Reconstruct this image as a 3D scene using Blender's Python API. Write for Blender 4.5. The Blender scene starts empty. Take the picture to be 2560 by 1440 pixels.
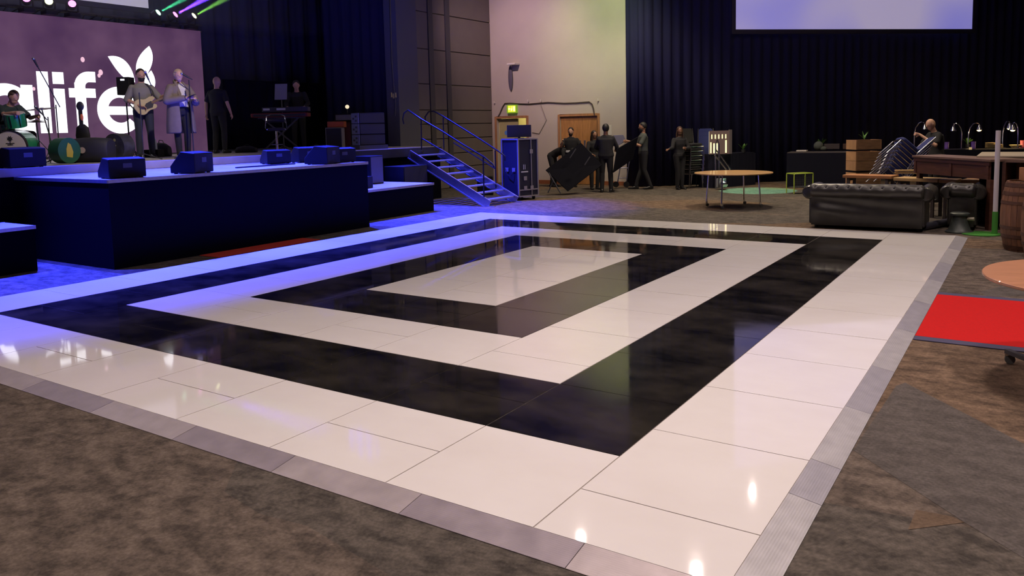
import bpy, bmesh, math, random
from math import sin, cos, pi, radians, atan2, sqrt
from mathutils import Vector, Matrix, Euler, Quaternion
random.seed(7)
C = bpy.context.scene.collection
V = Vector
# ------------------------------------------------------------------ camera
CAM = V((0.922, -2.81, 1.799)); FPX = 1972.3; CX, CY = 1299.0, 517.4
RM = Euler((1.4697, 0.0232, 0.5757), 'XYZ').to_matrix()
cd = bpy.data.cameras.new('camera'); cam = bpy.data.objects.new('camera', cd); C.objects.link(cam)
cam.location = CAM; cam.rotation_euler = (1.4697, 0.0232, 0.5757)
cd.sensor_fit = 'HORIZONTAL'; cd.sensor_width = 36.0; cd.lens = 36.0 * FPX / 2560
cd.shift_x = -(CX - 1280) / 2560; cd.shift_y = (CY - 720) / 2560
cd.clip_end = 200
bpy.context.scene.camera = cam
def ray(x, y): return RM @ V(((x - CX) / FPX, -(y - CY) / FPX, -1))
def P(x, y, z=0.0):                      # photo point -> world point at height z
    d = ray(x, y); return CAM + d * ((z - CAM.z) / d.z)
def PX(x, y, X):
    d = ray(x, y); return CAM + d * ((X - CAM.x) / d.x)
def PY(x, y, Y):
    d = ray(x, y); return CAM + d * ((Y - CAM.y) / d.y)
def PD(x, y, D): return CAM + ray(x, y) * D
FWD = V((RM @ V((0, 0, -1)))); FWD.z = 0; FWD.normalize()
RGT = V((FWD.y, -FWD.x, 0))
YAW = atan2(-FWD.x, FWD.y)               # local +Y turned by YAW looks away from the camera
# ------------------------------------------------------------------ materials
MATS = {}
def mat(name, col, rough=.6, metal=0., spec=.5, var=0., vscale=6., bump=0., bscale=40., emit=None, estr=0., coat=0., sheen=0., stretch=None, trans=0.):
    if name in MATS: return MATS[name]
    m = bpy.data.materials.new(name); m.use_nodes = True; MATS[name] = m
    nt = m.node_tree; b = nt.nodes['Principled BSDF']; L = nt.links.new
    b.inputs['Base Color'].default_value = (*col, 1); b.inputs['Roughness'].default_value = rough
    b.inputs['Metallic'].default_value = metal; b.inputs['Specular IOR Level'].default_value = spec
    b.inputs['Coat Weight'].default_value = coat; b.inputs['Sheen Weight'].default_value = sheen
    b.inputs['Transmission Weight'].default_value = trans
    tc = nt.nodes.new('ShaderNodeTexCoord'); mp = nt.nodes.new('ShaderNodeMapping'); L(tc.outputs['Object'], mp.inputs[0])
    if stretch: mp.inputs['Scale'].default_value = stretch
    if var > 0:
        n = nt.nodes.new('ShaderNodeTexNoise'); n.inputs['Scale'].default_value = vscale; n.inputs['Detail'].default_value = 6
        L(mp.outputs[0], n.inputs['Vector'])
        r = nt.nodes.new('ShaderNodeValToRGB'); e = r.color_ramp.elements
        e[0].position = .3; e[1].position = .7
        e[0].color = (*[max(0, c * (1 - var)) for c in col], 1); e[1].color = (*[min(1, c * (1 + var)) for c in col], 1)
        L(n.outputs['Fac'], r.inputs[0]); L(r.outputs[0], b.inputs['Base Color'])
        mr = nt.nodes.new('ShaderNodeMapRange'); mr.inputs['To Min'].default_value = max(.02, rough * .85); mr.inputs['To Max'].default_value = min(1, rough * 1.15)
        L(n.outputs['Fac'], mr.inputs[0]); L(mr.outputs[0], b.inputs['Roughness'])
    if bump > 0:
        n2 = nt.nodes.new('ShaderNodeTexNoise'); n2.inputs['Scale'].default_value = bscale; n2.inputs['Detail'].default_value = 5
        L(mp.outputs[0], n2.inputs['Vector']); bp = nt.nodes.new('ShaderNodeBump'); bp.inputs['Strength'].default_value = bump; bp.inputs['Distance'].default_value = .01
        L(n2.outputs['Fac'], bp.inputs['Height']); L(bp.outputs[0], b.inputs['Normal'])
    if emit:
        b.inputs['Emission Color'].default_value = (*emit, 1); b.inputs['Emission Strength'].default_value = estr
    return m
def nodes(m): return m.node_tree, m.node_tree.nodes, m.node_tree.links.new
# ------------------------------------------------------------------ mesh builder
class MB:
    def __init__(s): s.v = []; s.f = []; s.mi = []; s.m = 0
    def add(s, vs, fs, M=None):
        o = len(s.v); s.v += [(M @ V(v)) if M else V(v) for v in vs]
        for f in fs: s.f.append([o + i for i in f]); s.mi.append(s.m)
        return s
    def box(s, x0, x1, y0, y1, z0, z1, M=None):
        vs = [(x, y, z) for z in (z0, z1) for y in (y0, y1) for x in (x0, x1)]
        return s.add(vs, [(0, 2, 3, 1), (4, 5, 7, 6), (0, 1, 5, 4), (2, 6, 7, 3), (0, 4, 6, 2), (1, 3, 7, 5)], M)
    def cbox(s, c, d, R=None):
        M = Matrix.Translation(V(c)) @ (R.to_4x4() if R else Matrix.Identity(4))
        return s.box(-d[0] / 2, d[0] / 2, -d[1] / 2, d[1] / 2, -d[2] / 2, d[2] / 2, M)
    def bar(s, a, b, w, h=None, up=(0, 0, 1)):        # rectangular bar from a to b
        a, b = V(a), V(b); h = h or w; d = b - a; L = d.length; d.normalize(); up = V(up)
        if abs(d.dot(up)) > .99: up = V((1, 0, 0))
        r = d.cross(up).normalized(); u = r.cross(d)
        M = Matrix(((r.x, d.x, u.x, a.x), (r.y, d.y, u.y, a.y), (r.z, d.z, u.z, a.z), (0, 0, 0, 1)))
        return s.box(-w / 2, w / 2, 0, L, -h / 2, h / 2, M)
    def loft(s, secs, n=14, power=2.0, cap=True):      # secs: (center, rightvec, fwdvec)
        o = []
        for c, a, b in secs:
            c, a, b = V(c), V(a), V(b)
            for i in range(n):
                t = 2 * pi * i / n; ct, st = cos(t), sin(t)
                if power != 2: ct = math.copysign(abs(ct) ** (2 / power), ct); st = math.copysign(abs(st) ** (2 / power), st)
                o.append(c + a * ct + b * st)
        f = []
        for k in range(len(secs) - 1):
            for i in range(n):
                j = (i + 1) % n; f.append((k * n + i, k * n + j, (k + 1) * n + j, (k + 1) * n + i))
        if cap:
            f.append(tuple(reversed(range(n)))); f.append(tuple(range((len(secs) - 1) * n, len(secs) * n)))
        return s.add(o, f)
    def cone(s, a, b, r0, r1=None, n=12, cap=True):
        a, b = V(a), V(b); r1 = r0 if r1 is None else r1; d = (b - a).normalized()
        r = d.orthogonal().normalized(); u = d.cross(r)
        return s.loft([(a, r * r0, u * r0), (b, r * r1, u * r1)], n, cap=cap)
    def tube(s, pts, r, n=8, ends=True):
        pts = [V(p) for p in pts]; rr = r if isinstance(r, (list, tuple)) else [r] * len(pts)
        secs = []; pr = None
        for i, p in enumerate(pts):
            d = (pts[min(i + 1, len(pts) - 1)] - pts[max(i - 1, 0)]).normalized()
            pr = d.orthogonal().normalized() if pr is None else (pr - d * pr.dot(d)).normalized()
            u = d.cross(pr); secs.append((p, pr * rr[i], u * rr[i]))
        return s.loft(secs, n, cap=ends)
    def sph(s, c, r, sc=(1, 1, 1), n=14, m=9, R=None):
        c = V(c); vs = [];
        for j in range(m + 1):
            ph = pi * j / m
            for i in range(n):
                t = 2 * pi * i / n; p = V((sin(ph) * cos(t) * sc[0], sin(ph) * sin(t) * sc[1], cos(ph) * sc[2])) * r
                vs.append(c + (R @ p if R else p))
        f = [(j * n + i, (j + 1) * n + i, (j + 1) * n + (i + 1) % n, j * n + (i + 1) % n) for j in range(m) for i in range(n)]
        return s.add(vs, f)
    def limb(s, pts, r, n=12):                          # closed tapered capsule chain
        for i in range(len(pts) - 1): s.cone(pts[i], pts[i + 1], r[i], r[i + 1], n)
        for p, q in zip(pts, r): s.sph(p, q, n=n, m=8)
        return s
    def lathe(s, prof, c=(0, 0, 0), n=24, M=None):      # prof: (r, z)
        c = V(c); vs = [c + V((r * cos(2 * pi * i / n), r * sin(2 * pi * i / n), z)) for r, z in prof for i in range(n)]
        f = [(k * n + i, k * n + (i + 1) % n, (k + 1) * n + (i + 1) % n, (k + 1) * n + i) for k in range(len(prof) - 1) for i in range(n)]
        f += [tuple(reversed(range(n))), tuple(range((len(prof) - 1) * n, len(prof) * n))]
        return s.add(vs, f, M)
    def prism(s, poly, ax, lo, hi):                      # poly extruded along axis ax ('x','y','z')
        n = len(poly)
        def q(p, t): return {'x': (t, p[0], p[1]), 'y': (p[0], t, p[1]), 'z': (p[0], p[1], t)}[ax]
        vs = [q(p, lo) for p in poly] + [q(p, hi) for p in poly]
        f = [tuple(range(n)), tuple(range(2 * n - 1, n - 1, -1))] + [(i, i + n, (i + 1) % n + n, (i + 1) % n) for i in range(n)]
        return s.add(vs, f)
    def mesh(s, name, mats, smooth=False, weld=True):
        me = bpy.data.meshes.new(name); bm = bmesh.new()
        vv = [bm.verts.new(v) for v in s.v]
        for f, mi in zip(s.f, s.mi):
            try: q = bm.faces.new([vv[i] for i in f]); q.material_index = mi; q.smooth = smooth
            except ValueError: pass
        if weld: bmesh.ops.remove_doubles(bm, verts=bm.verts, dist=1e-5)
        bmesh.ops.recalc_face_normals(bm, faces=bm.faces)
        bm.to_mesh(me); bm.free()
        for m in (mats if isinstance(mats, (list, tuple)) else [mats]): me.materials.append(m)
        return me
    def build(s, name, mats, parent=None, smooth=False, bevel=0, sub=0, sharp=None, loc=None, rz=0):
        me = s.mesh(name, mats, smooth); o = bpy.data.objects.new(name, me); C.objects.link(o)
        if parent: o.parent = parent
        if loc is not None: o.location = loc; o.rotation_euler = (0, 0, rz)
        if bevel:
            b = o.modifiers.new('b', 'BEVEL'); b.width = bevel; b.segments = 2; b.limit_method = 'ANGLE'; b.angle_limit = radians(40)
        if sub:
            u = o.modifiers.new('s', 'SUBSURF'); u.levels = u.render_levels = sub
        if smooth and not sub: me.set_sharp_from_angle(angle=radians(sharp or 42))
        return o
def thing(name, label, cat, loc=(0, 0, 0), rz=0, group=None):
    o = bpy.data.objects.new(name, None); C.objects.link(o); o.empty_display_size = .1
    o.location = loc; o.rotation_euler = (0, 0, rz); o['label'] = label; o['category'] = cat
    if group: o['group'] = group
    return o
def tag(o, label, cat, group=None, kind=None):
    o['label'] = label; o['category'] = cat
    if group: o['group'] = group
    if kind: o['kind'] = kind
    return o
def struct(o, label=None):
    o['kind'] = 'structure'
    if label: o['label'] = label
    return o
def copy_tree(o, parent=None):
    c = o.copy(); C.objects.link(c)
    if parent: c.parent = parent
    for ch in [x for x in bpy.data.objects if x.parent == o]: copy_tree(ch, c)
    return c
def freeze(o):                                           # bake modifiers into the mesh
    dg = bpy.context.evaluated_depsgraph_get(); dg.update()
    me = bpy.data.meshes.new_from_object(o.evaluated_get(dg)); o.modifiers.clear(); o.data = me
    for p in me.polygons: p.use_smooth = True
    return o
def arc(c, r, a0, a1, n, ax='z'):
    o = []
    for i in range(n + 1):
        t = radians(a0 + (a1 - a0) * i / n); p, q = r * cos(t), r * sin(t)
        o.append(V(c) + V({'z': (p, q, 0), 'x': (0, p, q), 'y': (p, 0, q)}[ax]))
    return o
def lamp(kind, name, loc, energy, col, size=.3, aim=None, cone=60, blend=.3, spread=None):
    l = bpy.data.lights.new(name, kind); l.energy = energy; l.color = col
    if kind == 'AREA': l.shape = 'DISK'; l.size = size
    if kind == 'SPOT': l.spot_size = radians(cone); l.spot_blend = blend; l.shadow_soft_size = size
    o = bpy.data.objects.new(name, l); C.objects.link(o); o.location = loc
    if aim is not None: o.rotation_euler = (V(aim) - V(loc)).to_track_quat('-Z', 'Y').to_euler()
    return o
# ------------------------------------------------------------------ room
S = .88
def carpet_mat(name, c1, c2, c3, shards=True):
    m = bpy.data.materials.new(name); m.use_nodes = True; nt, N, L = nodes(m); b = N['Principled BSDF']
    b.inputs['Roughness'].default_value = .95; b.inputs['Specular IOR Level'].default_value = .15
    tc = N.new('ShaderNodeTexCoord'); mp = N.new('ShaderNodeMapping'); L(tc.outputs['Object'], mp.inputs[0])
    mp.inputs['Scale'].default_value = (1.0, 1.9, 1); mp.inputs['Rotation'].default_value = (0, 0, .7)
    n1 = N.new('ShaderNodeTexNoise'); n1.inputs['Scale'].default_value = 4.5; n1.inputs['Detail'].default_value = 3; n1.inputs['Roughness'].default_value = .55; L(mp.outputs[0], n1.inputs[0])
    n2 = N.new('ShaderNodeTexNoise'); n2.inputs['Scale'].default_value = 55; n2.inputs['Detail'].default_value = 3; L(tc.outputs['Object'], n2.inputs[0])
    r = N.new('ShaderNodeValToRGB'); e = r.color_ramp.elements; e[0].position = .40; e[1].position = .60; e[0].color = (*c1, 1); e[1].color = (*c2, 1)
    n3 = N.new('ShaderNodeTexNoise'); n3.inputs['Scale'].default_value = 14; n3.inputs['Detail'].default_value = 5; n3.inputs['Roughness'].default_value = .7; L(tc.outputs['Object'], n3.inputs[0])
    mm = N.new('ShaderNodeMix'); mm.data_type = 'FLOAT'; mm.inputs[0].default_value = .5; L(n1.outputs['Fac'], mm.inputs[2]); L(n3.outputs['Fac'], mm.inputs[3]); L(mm.outputs[0], r.inputs[0])
    mx = N.new('ShaderNodeMix'); mx.data_type = 'RGBA'; mx.blend_type = 'MULTIPLY'; mx.inputs[0].default_value = .55
    r2 = N.new('ShaderNodeValToRGB'); r2.color_ramp.elements[0].position = .3; r2.color_ramp.elements[1].position = .7; r2.color_ramp.elements[0].color = (.55, .55, .55, 1); r2.color_ramp.elements[1].color = (1.25, 1.25, 1.25, 1)
    L(n2.outputs['Fac'], r2.inputs[0]); L(r.outputs[0], mx.inputs['A']); L(r2.outputs[0], mx.inputs['B'])
    out = mx.outputs['Result']
    if shards:
        mp2 = N.new('ShaderNodeMapping'); mp2.inputs['Rotation'].default_value = (0, 0, .45); mp2.inputs['Scale'].default_value = (.42, 1.15, 1); L(tc.outputs['Object'], mp2.inputs[0])
        v = N.new('ShaderNodeTexVoronoi'); v.distance = 'CHEBYCHEV'; v.inputs['Scale'].default_value = .55; L(mp2.outputs[0], v.inputs['Vector'])
        r3 = N.new('ShaderNodeValToRGB'); r3.color_ramp.interpolation = 'CONSTANT'; q = r3.color_ramp.elements
        q[0].color = (1, 1, 1, 1); q[1].position = .45; q[1].color = (.78, .84, .88, 1); k = q.new(.75); k.color = (1.2, 1.03, .86, 1)
        sp = N.new('ShaderNodeSeparateColor'); L(v.outputs['Color'], sp.inputs[0]); L(sp.outputs[0], r3.inputs[0])
        m2 = N.new('ShaderNodeMix'); m2.data_type = 'RGBA'; m2.blend_type = 'MULTIPLY'; m2.inputs[0].default_value = 1
        L(out, m2.inputs['A']); L(r3.outputs[0], m2.inputs['B']); out = m2.outputs['Result']
    L(out, b.inputs['Base Color'])
    bp = N.new('ShaderNodeBump'); bp.inputs['Strength'].default_value = .5; bp.inputs['Distance'].default_value = .006; L(n2.outputs['Fac'], bp.inputs['Height']); L(bp.outputs[0], b.inputs['Normal'])
    return m
CARP = carpet_mat('carpet_brown', (.064, .052, .043), (.160, .128, .102), None)
CARPG = carpet_mat('carpet_grey', (.075, .066, .060), (.118, .104, .094), None, False)
CARPO = carpet_mat('carpet_ochre', (.105, .074, .050), (.145, .102, .070), None, False)
fl = MB(); fl.add([(-24, -9, 0), (9, -9, 0), (9, 30, 0), (-24, 30, 0)], [(0, 1, 2, 3)])
def shard(px, mi, z=.0012):
    fl.m = mi; pts = [P(x, y, 0) for x, y in px]
    fl.add([(p.x, p.y, z) for p in pts], [tuple(range(len(pts)))]); fl.m = 0
shard([(2240, 965), (2263, 957), (2560, 1110), (2700, 1190), (2700, 1450), (2560, 1396), (2412, 1307), (2134, 1126)], 1)
shard([(2412, 1307), (2270, 1325), (2290, 1275), (2380, 1292)], 2, .0018)
shard([(2450, 730), (2560, 700), (2700, 690), (2700, 735), (2470, 742)], 1)
struct(fl.build('floor', [CARP, CARPG, CARPO]), 'mottled brown and grey patterned carpet floor')
# pale plaster wall with the two doors, facing the dance floor
WALL = mat('plaster_wall', (.50, .45, .40), .9, spec=.2, var=.04, vscale=1.5, bump=.05, bscale=90)
OAK = mat('oak_door', (.42, .20, .07), .45, var=.22, vscale=5, stretch=(7, 7, .7))
OAKF = mat('oak_frame', (.40, .20, .09), .5, var=.2, vscale=6, stretch=(3, 3, .6))
YW = 18.4
dA = (-13.72, -12.57, 2.08); dB = (-11.35, -10.05, 2.08)   # door openings x0, x1, top
w = MB()
for x0, x1, z0, z1 in ((-13.95, dA[0], 0, 9.5), (dA[0], dA[1], dA[2], 9.5), (dA[1], dB[0], 0, 9.5), (dB[0], dB[1], dB[2], 9.5), (dB[1], -8.95, 0, 9.5)):
    w.box(x0, x1, YW, YW + .25, z0, z1)
struct(w.build('wall_back', WALL), 'tall pale plaster wall with two doorways')
bb = MB(); bb.box(dA[1] + .08, dB[0] - .08, YW - .02, YW, 0, .12); bb.box(dB[1] + .08, -9.2, YW - .02, YW, 0, .12)
struct(bb.build('baseboard_back', mat('redwood_skirting', (.26, .09, .04), .5, var=.15)))
def door_frame(x0, x1, zt, nm, pr):
    f = MB(); f.box(x0 - .07, x0, YW - .03, YW + .2, 0, zt + .07); f.box(x1, x1 + .07, YW - .03, YW + .2, 0, zt + .07); f.box(x0, x1, YW - .03, YW + .2, zt, zt + .07)
    return f.build(nm, OAKF, pr, bevel=.006)
d1 = bpy.data.objects.new('door_1', None); C.objects.link(d1); struct(d1, 'closed double oak doors in oak frame'); door_frame(*dB, 'door_frame', d1)
mid = (dB[0] + dB[1]) / 2 + .1
for x0, x1 in ((dB[0] + .005, mid - .003), (mid + .003, dB[1] - .005)):
    o = MB().box(x0, x1, YW + .04, YW + .09, .01, dB[2] - .005).build('door_leaf', OAK, d1, bevel=.003)
    hx = x1 - .08 if x0 < mid - .1 else x0 + .08
    MB().box(hx - .03, hx + .03, YW + .03, YW + .04, .95, 1.35).build('push_plate', mat('brushed_steel', (.6, .6, .6), .3, 1.), o)
d2 = bpy.data.objects.new('door_2', None); C.objects.link(d2); struct(d2, 'open doorway showing a lit olive wall beyond'); door_frame(*dA, 'door_frame', d2)
# lobby beyond the open doorway
OLV = mat('olive_lobby_paint', (.42, .38, .18), .8, var=.05)
lo = MB(); lo.box(-14.2, -11.8, 20.0, 20.1, 0, 2.8); lo.box(-14.3, -14.2, YW + .25, 20.1, 0, 2.8); lo.box(-11.8, -11.7, YW + .25, 20.1, 0, 2.8); lo.box(-14.3, -11.7, YW + .25, 20.1, 2.8, 2.85)
struct(lo.build('wall_lobby', OLV))
la = bpy.data.lights.new('lobby_lamp', 'AREA'); la.shape = 'DISK'; la.size = .3; la.energy = 45; la.color = (1, .85, .5)
lo_ = bpy.data.objects.new('lobby_lamp', la); lo_.location = (-13, 19.2, 2.75); C.objects.link(lo_)
dl = MB().box(dA[0] + .02, dA[0] + .75, YW + .10, YW + .145, .01, dA[2] - .01).build('door_leaf', OLV, d2, bevel=.003)
MB().lathe([(.001, 0), (.075, 0), (.075, .004), (.001, .004)], n=20, M=Matrix.Translation((dA[0] + .3, YW + .098, 1.62)) @ Matrix.Rotation(pi / 2, 4, 'X')).build('round_sign', mat('blue_sign', (.12, .28, .7), .4), dl)
# grey panelled wall running from the stage opening to the plaster wall
GP = mat('grey_acoustic_panel', (.17, .15, .135), .85, spec=.2, var=.05, vscale=2)
XG = -13.9
g = MB(); zs = [0, .62, 1.05, 1.5, 1.94, 2.35, 3.10, 4.10, 5.15, 6.3, 7.5, 9.5]
for a, b in zip(zs, zs[1:]):
    g.box(XG - .25, XG, 14.7, 15.25, a + .012, b - .012); g.box(XG - .25, XG, 15.5, 16.05, a + .012, b - .012); g.box(XG - .25, XG, 16.3, 18.4, a + .012, b - .012)
g.m = 1; g.box(XG - .3, XG - .03, 14.6, 18.45, 0, 9.5)
struct(g.build('wall_left', [GP, mat('dark_joint', (.05, .045, .045), .9)], bevel=.006), 'grey panelled wall beside the stage opening')
t1 = MB(); t1.box(XG - .4, XG + .05, 13.85, 14.7, 0, 9.5)
struct(t1.build('trim_1', mat('grey_proscenium', (.10, .10, .13), .8, var=.04)), 'blue-grey proscenium post at the stage opening')
# two dark upright strips set in the panelled wall
for i, (a, b) in enumerate(((15.27, 15.48), (16.07, 16.28))):
    struct(MB().box(XG - .1, XG + .02, a, b, 0, 9.5).build('trim_%d' % (i + 2), mat('dark_pilaster', (.055, .052, .065), .6)))
# enclosure
DK = mat('black_wall', (.012, .012, .018), .9, spec=.1)
struct(MB().box(-24, 9, -9.2, -9, 0, 9.5).build('wall_front', WALL)); struct(MB().box(8.8, 9, -9, 30, 0, 9.5).build('wall_right', WALL))
struct(MB().box(-24, -23.8, -9, 30, 0, 9.5).build('wall_stage', DK)); struct(MB().box(-24, 9, 29.8, 30, 0, 9.5).build('wall_far', DK))
struct(MB().box(-24, 9, -9.2, 30, 9.5, 9.7).build('ceiling', mat('dark_ceiling', (.10, .09, .085), .9)))
# folded black drape hung along the diagonal side
def drape(name, pts, z0, z1, m, amp=.05, wl=.28, step=.045, label='', cat='curtain', bottom=.0, seed=1):
    rnd = random.Random(seed); mb = MB(); P2 = []; s = 0
    for (ax, ay), (bx, by) in zip(pts, pts[1:]):
        L = math.hypot(bx - ax, by - ay); n = max(2, int(L / step)); nx, ny = -(by - ay) / L, (bx - ax) / L
        for i in range(n):
            t = i / n; d = s + t * L
            a = amp * (sin(2 * pi * d / wl + 1.3 * sin(d * .9)) + .35 * sin(2 * pi * d / wl * 2.3 + 1))
            P2.append((ax + (bx - ax) * t + nx * a, ay + (by - ay) * t + ny * a))
        s += L
    P2.append(pts[-1]); n = len(P2); zz = [z0, z0 + (z1 - z0) * .5, z1]
    mb.add([(x, y, z) for z in zz for x, y in P2], [(k * n + i, k * n + i + 1, (k + 1) * n + i + 1, (k + 1) * n + i) for k in range(2) for i in range(n - 1)])
    o = mb.build(name, m, smooth=True, sharp=80); so = o.modifiers.new('t', 'SOLIDIFY'); so.thickness = .004
    return tag(o, label, cat)
BLK = mat('black_serge_drape', (.022, .022, .062), .95, spec=.1)
drape('black_drape', [(-9.02, 18.2), (-8.45, 18.12), (-5.07, 21.45), (1.9, 28.1)], .02, 9.4, BLK, .035, .30, label='floor-to-ceiling black drape behind the buffet tables, right of the plaster wall')
SC = mat('stage_backdrop_cloth', (.085, .09, .15), .9, spec=.15)
drape('stage_curtain', [(-18.6, 3.0), (-18.6, 21.5)], 1.36, 9.4, SC, .07, .62, label='tall dark blue stage backdrop curtain behind the led wall')
drape('stage_wing_curtain', [(-14.35, 13.95), (-16.0, 13.2)], 1.36, 9.4, BLK, .04, .3, label='black wing curtain at the right edge of the stage opening', seed=3)
drape('stage_border_curtain', [(-17.9, 11.2), (-17.9, 21)], 1.36, 3.3, mat('black_backing_cloth', (.010, .010, .03), .95, spec=.1), .04, .5, label='low black masking curtain across the back of the stage behind the keyboard', seed=5)
# ------------------------------------------------------------------ dance floor
def tile_mat(name, col, r0, r1, smear):
    m = bpy.data.materials.new(name); m.use_nodes = True; nt, N, L = nodes(m); b = N['Principled BSDF']
    b.inputs['Base Color'].default_value = (*col, 1); b.inputs['IOR'].default_value = 1.5
    tc = N.new('ShaderNodeTexCoord'); mp = N.new('ShaderNodeMapping'); mp.inputs['Scale'].default_value = (1, 1.5, 1); mp.inputs['Rotation'].default_value = (0, 0, .4); L(tc.outputs['Object'], mp.inputs[0])
    n = N.new('ShaderNodeTexNoise'); n.inputs['Scale'].default_value = 1.3; n.inputs['Detail'].default_value = 4; n.inputs['Roughness'].default_value = .6; L(mp.outputs[0], n.inputs[0])
    mr = N.new('ShaderNodeMapRange'); mr.inputs['From Min'].default_value = .35; mr.inputs['From Max'].default_value = .7; mr.inputs['To Min'].default_value = r0; mr.inputs['To Max'].default_value = r1
    L(n.outputs['Fac'], mr.inputs[0]); L(mr.outputs[0], b.inputs['Roughness'])
    r = N.new('ShaderNodeValToRGB'); e = r.color_ramp.elements; e[0].position = .36; e[1].position = .85; e[0].color = (*col, 1); e[1].color = (*smear, 1)
    L(n.outputs['Fac'], r.inputs[0]); L(r.outputs[0], b.inputs['Base Color'])
    return m
TW = tile_mat('gloss_white_panel', (.78, .76, .74), .025, .07, (.72, .69, .66)); TB = tile_mat('gloss_black_panel', (.006, .006, .007), .03, .10, (.048, .042, .033))
JT = mat('panel_edge_trim', (.42, .37, .34), .45, .3)
df = thing('dance_floor', 'glossy black and white dance floor of concentric rectangles with metal edging', 'dance floor')
def ring(u, v):
    r = min(int(u), int(v), 9 - int(u), 11 - int(v)); return min(r, 4)
bands = {0: MB(), 1: MB(), 2: MB(), 3: MB(), 4: MB()}; rr = random.Random(3)
for u in range(10):
    cuts = {0, 12} | {k + (.5 if u % 2 == 0 else 0) for k in range(12)}
    for k in range(12):
        if k and ring(u, k - 1) != ring(u, k): cuts.add(k)
    cuts = sorted(cuts)
    for a, b in zip(cuts, cuts[1:]):
        mb = bands[ring(u, (a + b) / 2)]; gp = .0036
        x1, x0 = -u * S - gp, -(u + 1) * S + gp; y0, y1 = a * S + gp, b * S - gp
        tx, ty = rr.uniform(-.0005, .0005), rr.uniform(-.0005, .0005)
        zz = lambda x, y: .03 + tx * (x - x0) / S + ty * (y - y0) / S
        mb.add([(x0, y0, 0.004), (x1, y0, 0.004), (x1, y1, 0.004), (x0, y1, 0.004), (x0, y0, zz(x0, y0)), (x1, y0, zz(x1, y0)), (x1, y1, zz(x1, y1)), (x0, y1, zz(x0, y1))],
               [(3, 2, 1, 0), (4, 5, 6, 7), (0, 1, 5, 4), (1, 2, 6, 5), (2, 3, 7, 6), (3, 0, 4, 7)])
for k, nm in ((0, 'outer_white_band'), (1, 'outer_black_band'), (2, 'inner_white_band'), (3, 'inner_black_band'), (4, 'white_center')):
    bands[k].build(nm, TW if k % 2 == 0 else TB, df)
MB().box(-8.8, 0, 0, 10.56, .003, .026).build('underlay', JT, df)
def ramp_mat(name, col, rib):
    m = mat(name, col, .38, .45, var=.10, vscale=9); nt, N, L = nodes(m)
    w = N.new('ShaderNodeTexWave'); w.wave_type = 'BANDS'; w.bands_direction = rib; w.inputs['Scale'].default_value = 26
    tc = N.new('ShaderNodeTexCoord'); L(tc.outputs['Object'], w.inputs[0]); bp = N.new('ShaderNodeBump'); bp.inputs['Strength'].default_value = .25; bp.inputs['Distance'].default_value = .002
    L(w.outputs['Fac'], bp.inputs['Height']); L(bp.outputs[0], N['Principled BSDF'].inputs['Normal']); return m
RA = [ramp_mat('aluminium_ramp_y', (.56, .50, .50), 'Y'), ramp_mat('aluminium_ramp_y_dull', (.42, .37, .40), 'Y')]
RB = [ramp_mat('aluminium_ramp_x', (.54, .53, .54), 'X'), ramp_mat('aluminium_ramp_x_dull', (.44, .43, .47), 'X')]
xs = [0.0, -.62, -1.52, -2.42, -3.3, -4.2, -5.1, -6.0, -6.9, -7.8, -8.8]
for i, (a, b) in enumerate(zip(xs, xs[1:])):
    lo, hi = b + .002, a - .002
    e = .16 if i == 0 else 0
    MB().add([(lo, 0, .03), (hi, 0, .03), (hi + e, -.17, .004), (lo, -.17, .004), (lo, 0, .001), (hi, 0, .001), (hi + e, -.17, .001), (lo, -.17, .001)],
             [(0, 3, 2, 1), (4, 5, 6, 7), (0, 1, 5, 4), (1, 2, 6, 5), (2, 3, 7, 6), (3, 0, 4, 7)]).build('ramp_section', RA[i % 2], df)
ys = [0, .9, 1.35, 2.25, 3.2, 4.4, 5.6, 6.8, 8.0, 9.2, 10.56]
for i, (a, b) in enumerate(zip(ys, ys[1:])):
    lo, hi = a + .002, b - .002; e = -.17 if i == 0 else 0
    MB().add([(0, lo, .03), (0, hi, .03), (.15, hi, .004), (.15, lo + e, .004), (0, lo, .001), (0, hi, .001), (.15, hi, .001), (.15, lo + e, .001)],
             [(0, 3, 2, 1), (4, 5, 6, 7), (0, 1, 5, 4), (1, 2, 6, 5), (2, 3, 7, 6), (3, 0, 4, 7)]).build('ramp_section', RB[i % 2], df)
# red carpets
RED = mat('red_carpet', (.52, .014, .014), .9, spec=.1, var=.1, vscale=60, bump=.3, bscale=300)
NVB = mat('navy_carpet_border', (.06, .055, .11), .9)
rc = thing('red_carpet', 'bright red carpet runner with dark navy edges on the right of the dance floor', 'carpet')
MB().box(.155, 6, 4.30, 6.10, .002, .009).build('pile', RED, rc)
b_ = MB(); b_.box(.155, 6, 6.10, 6.22, .002, .008); b_.box(.155, 6, 4.18, 4.30, .002, .008); b_.build('border', NVB, rc)
rm = MB(); q = [P(512, 641), P(600, 628), P(700, 612), P(792, 599)]
rm.box(-9.44, -9.0, q[0].y, q[3].y, .002, .010)
tag(rm.build('red_mat', mat('dull_red_mat', (.55, .035, .012), .95, var=.1, vscale=40)), 'narrow red mat on the floor along the foot of the stage', 'mat')
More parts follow.
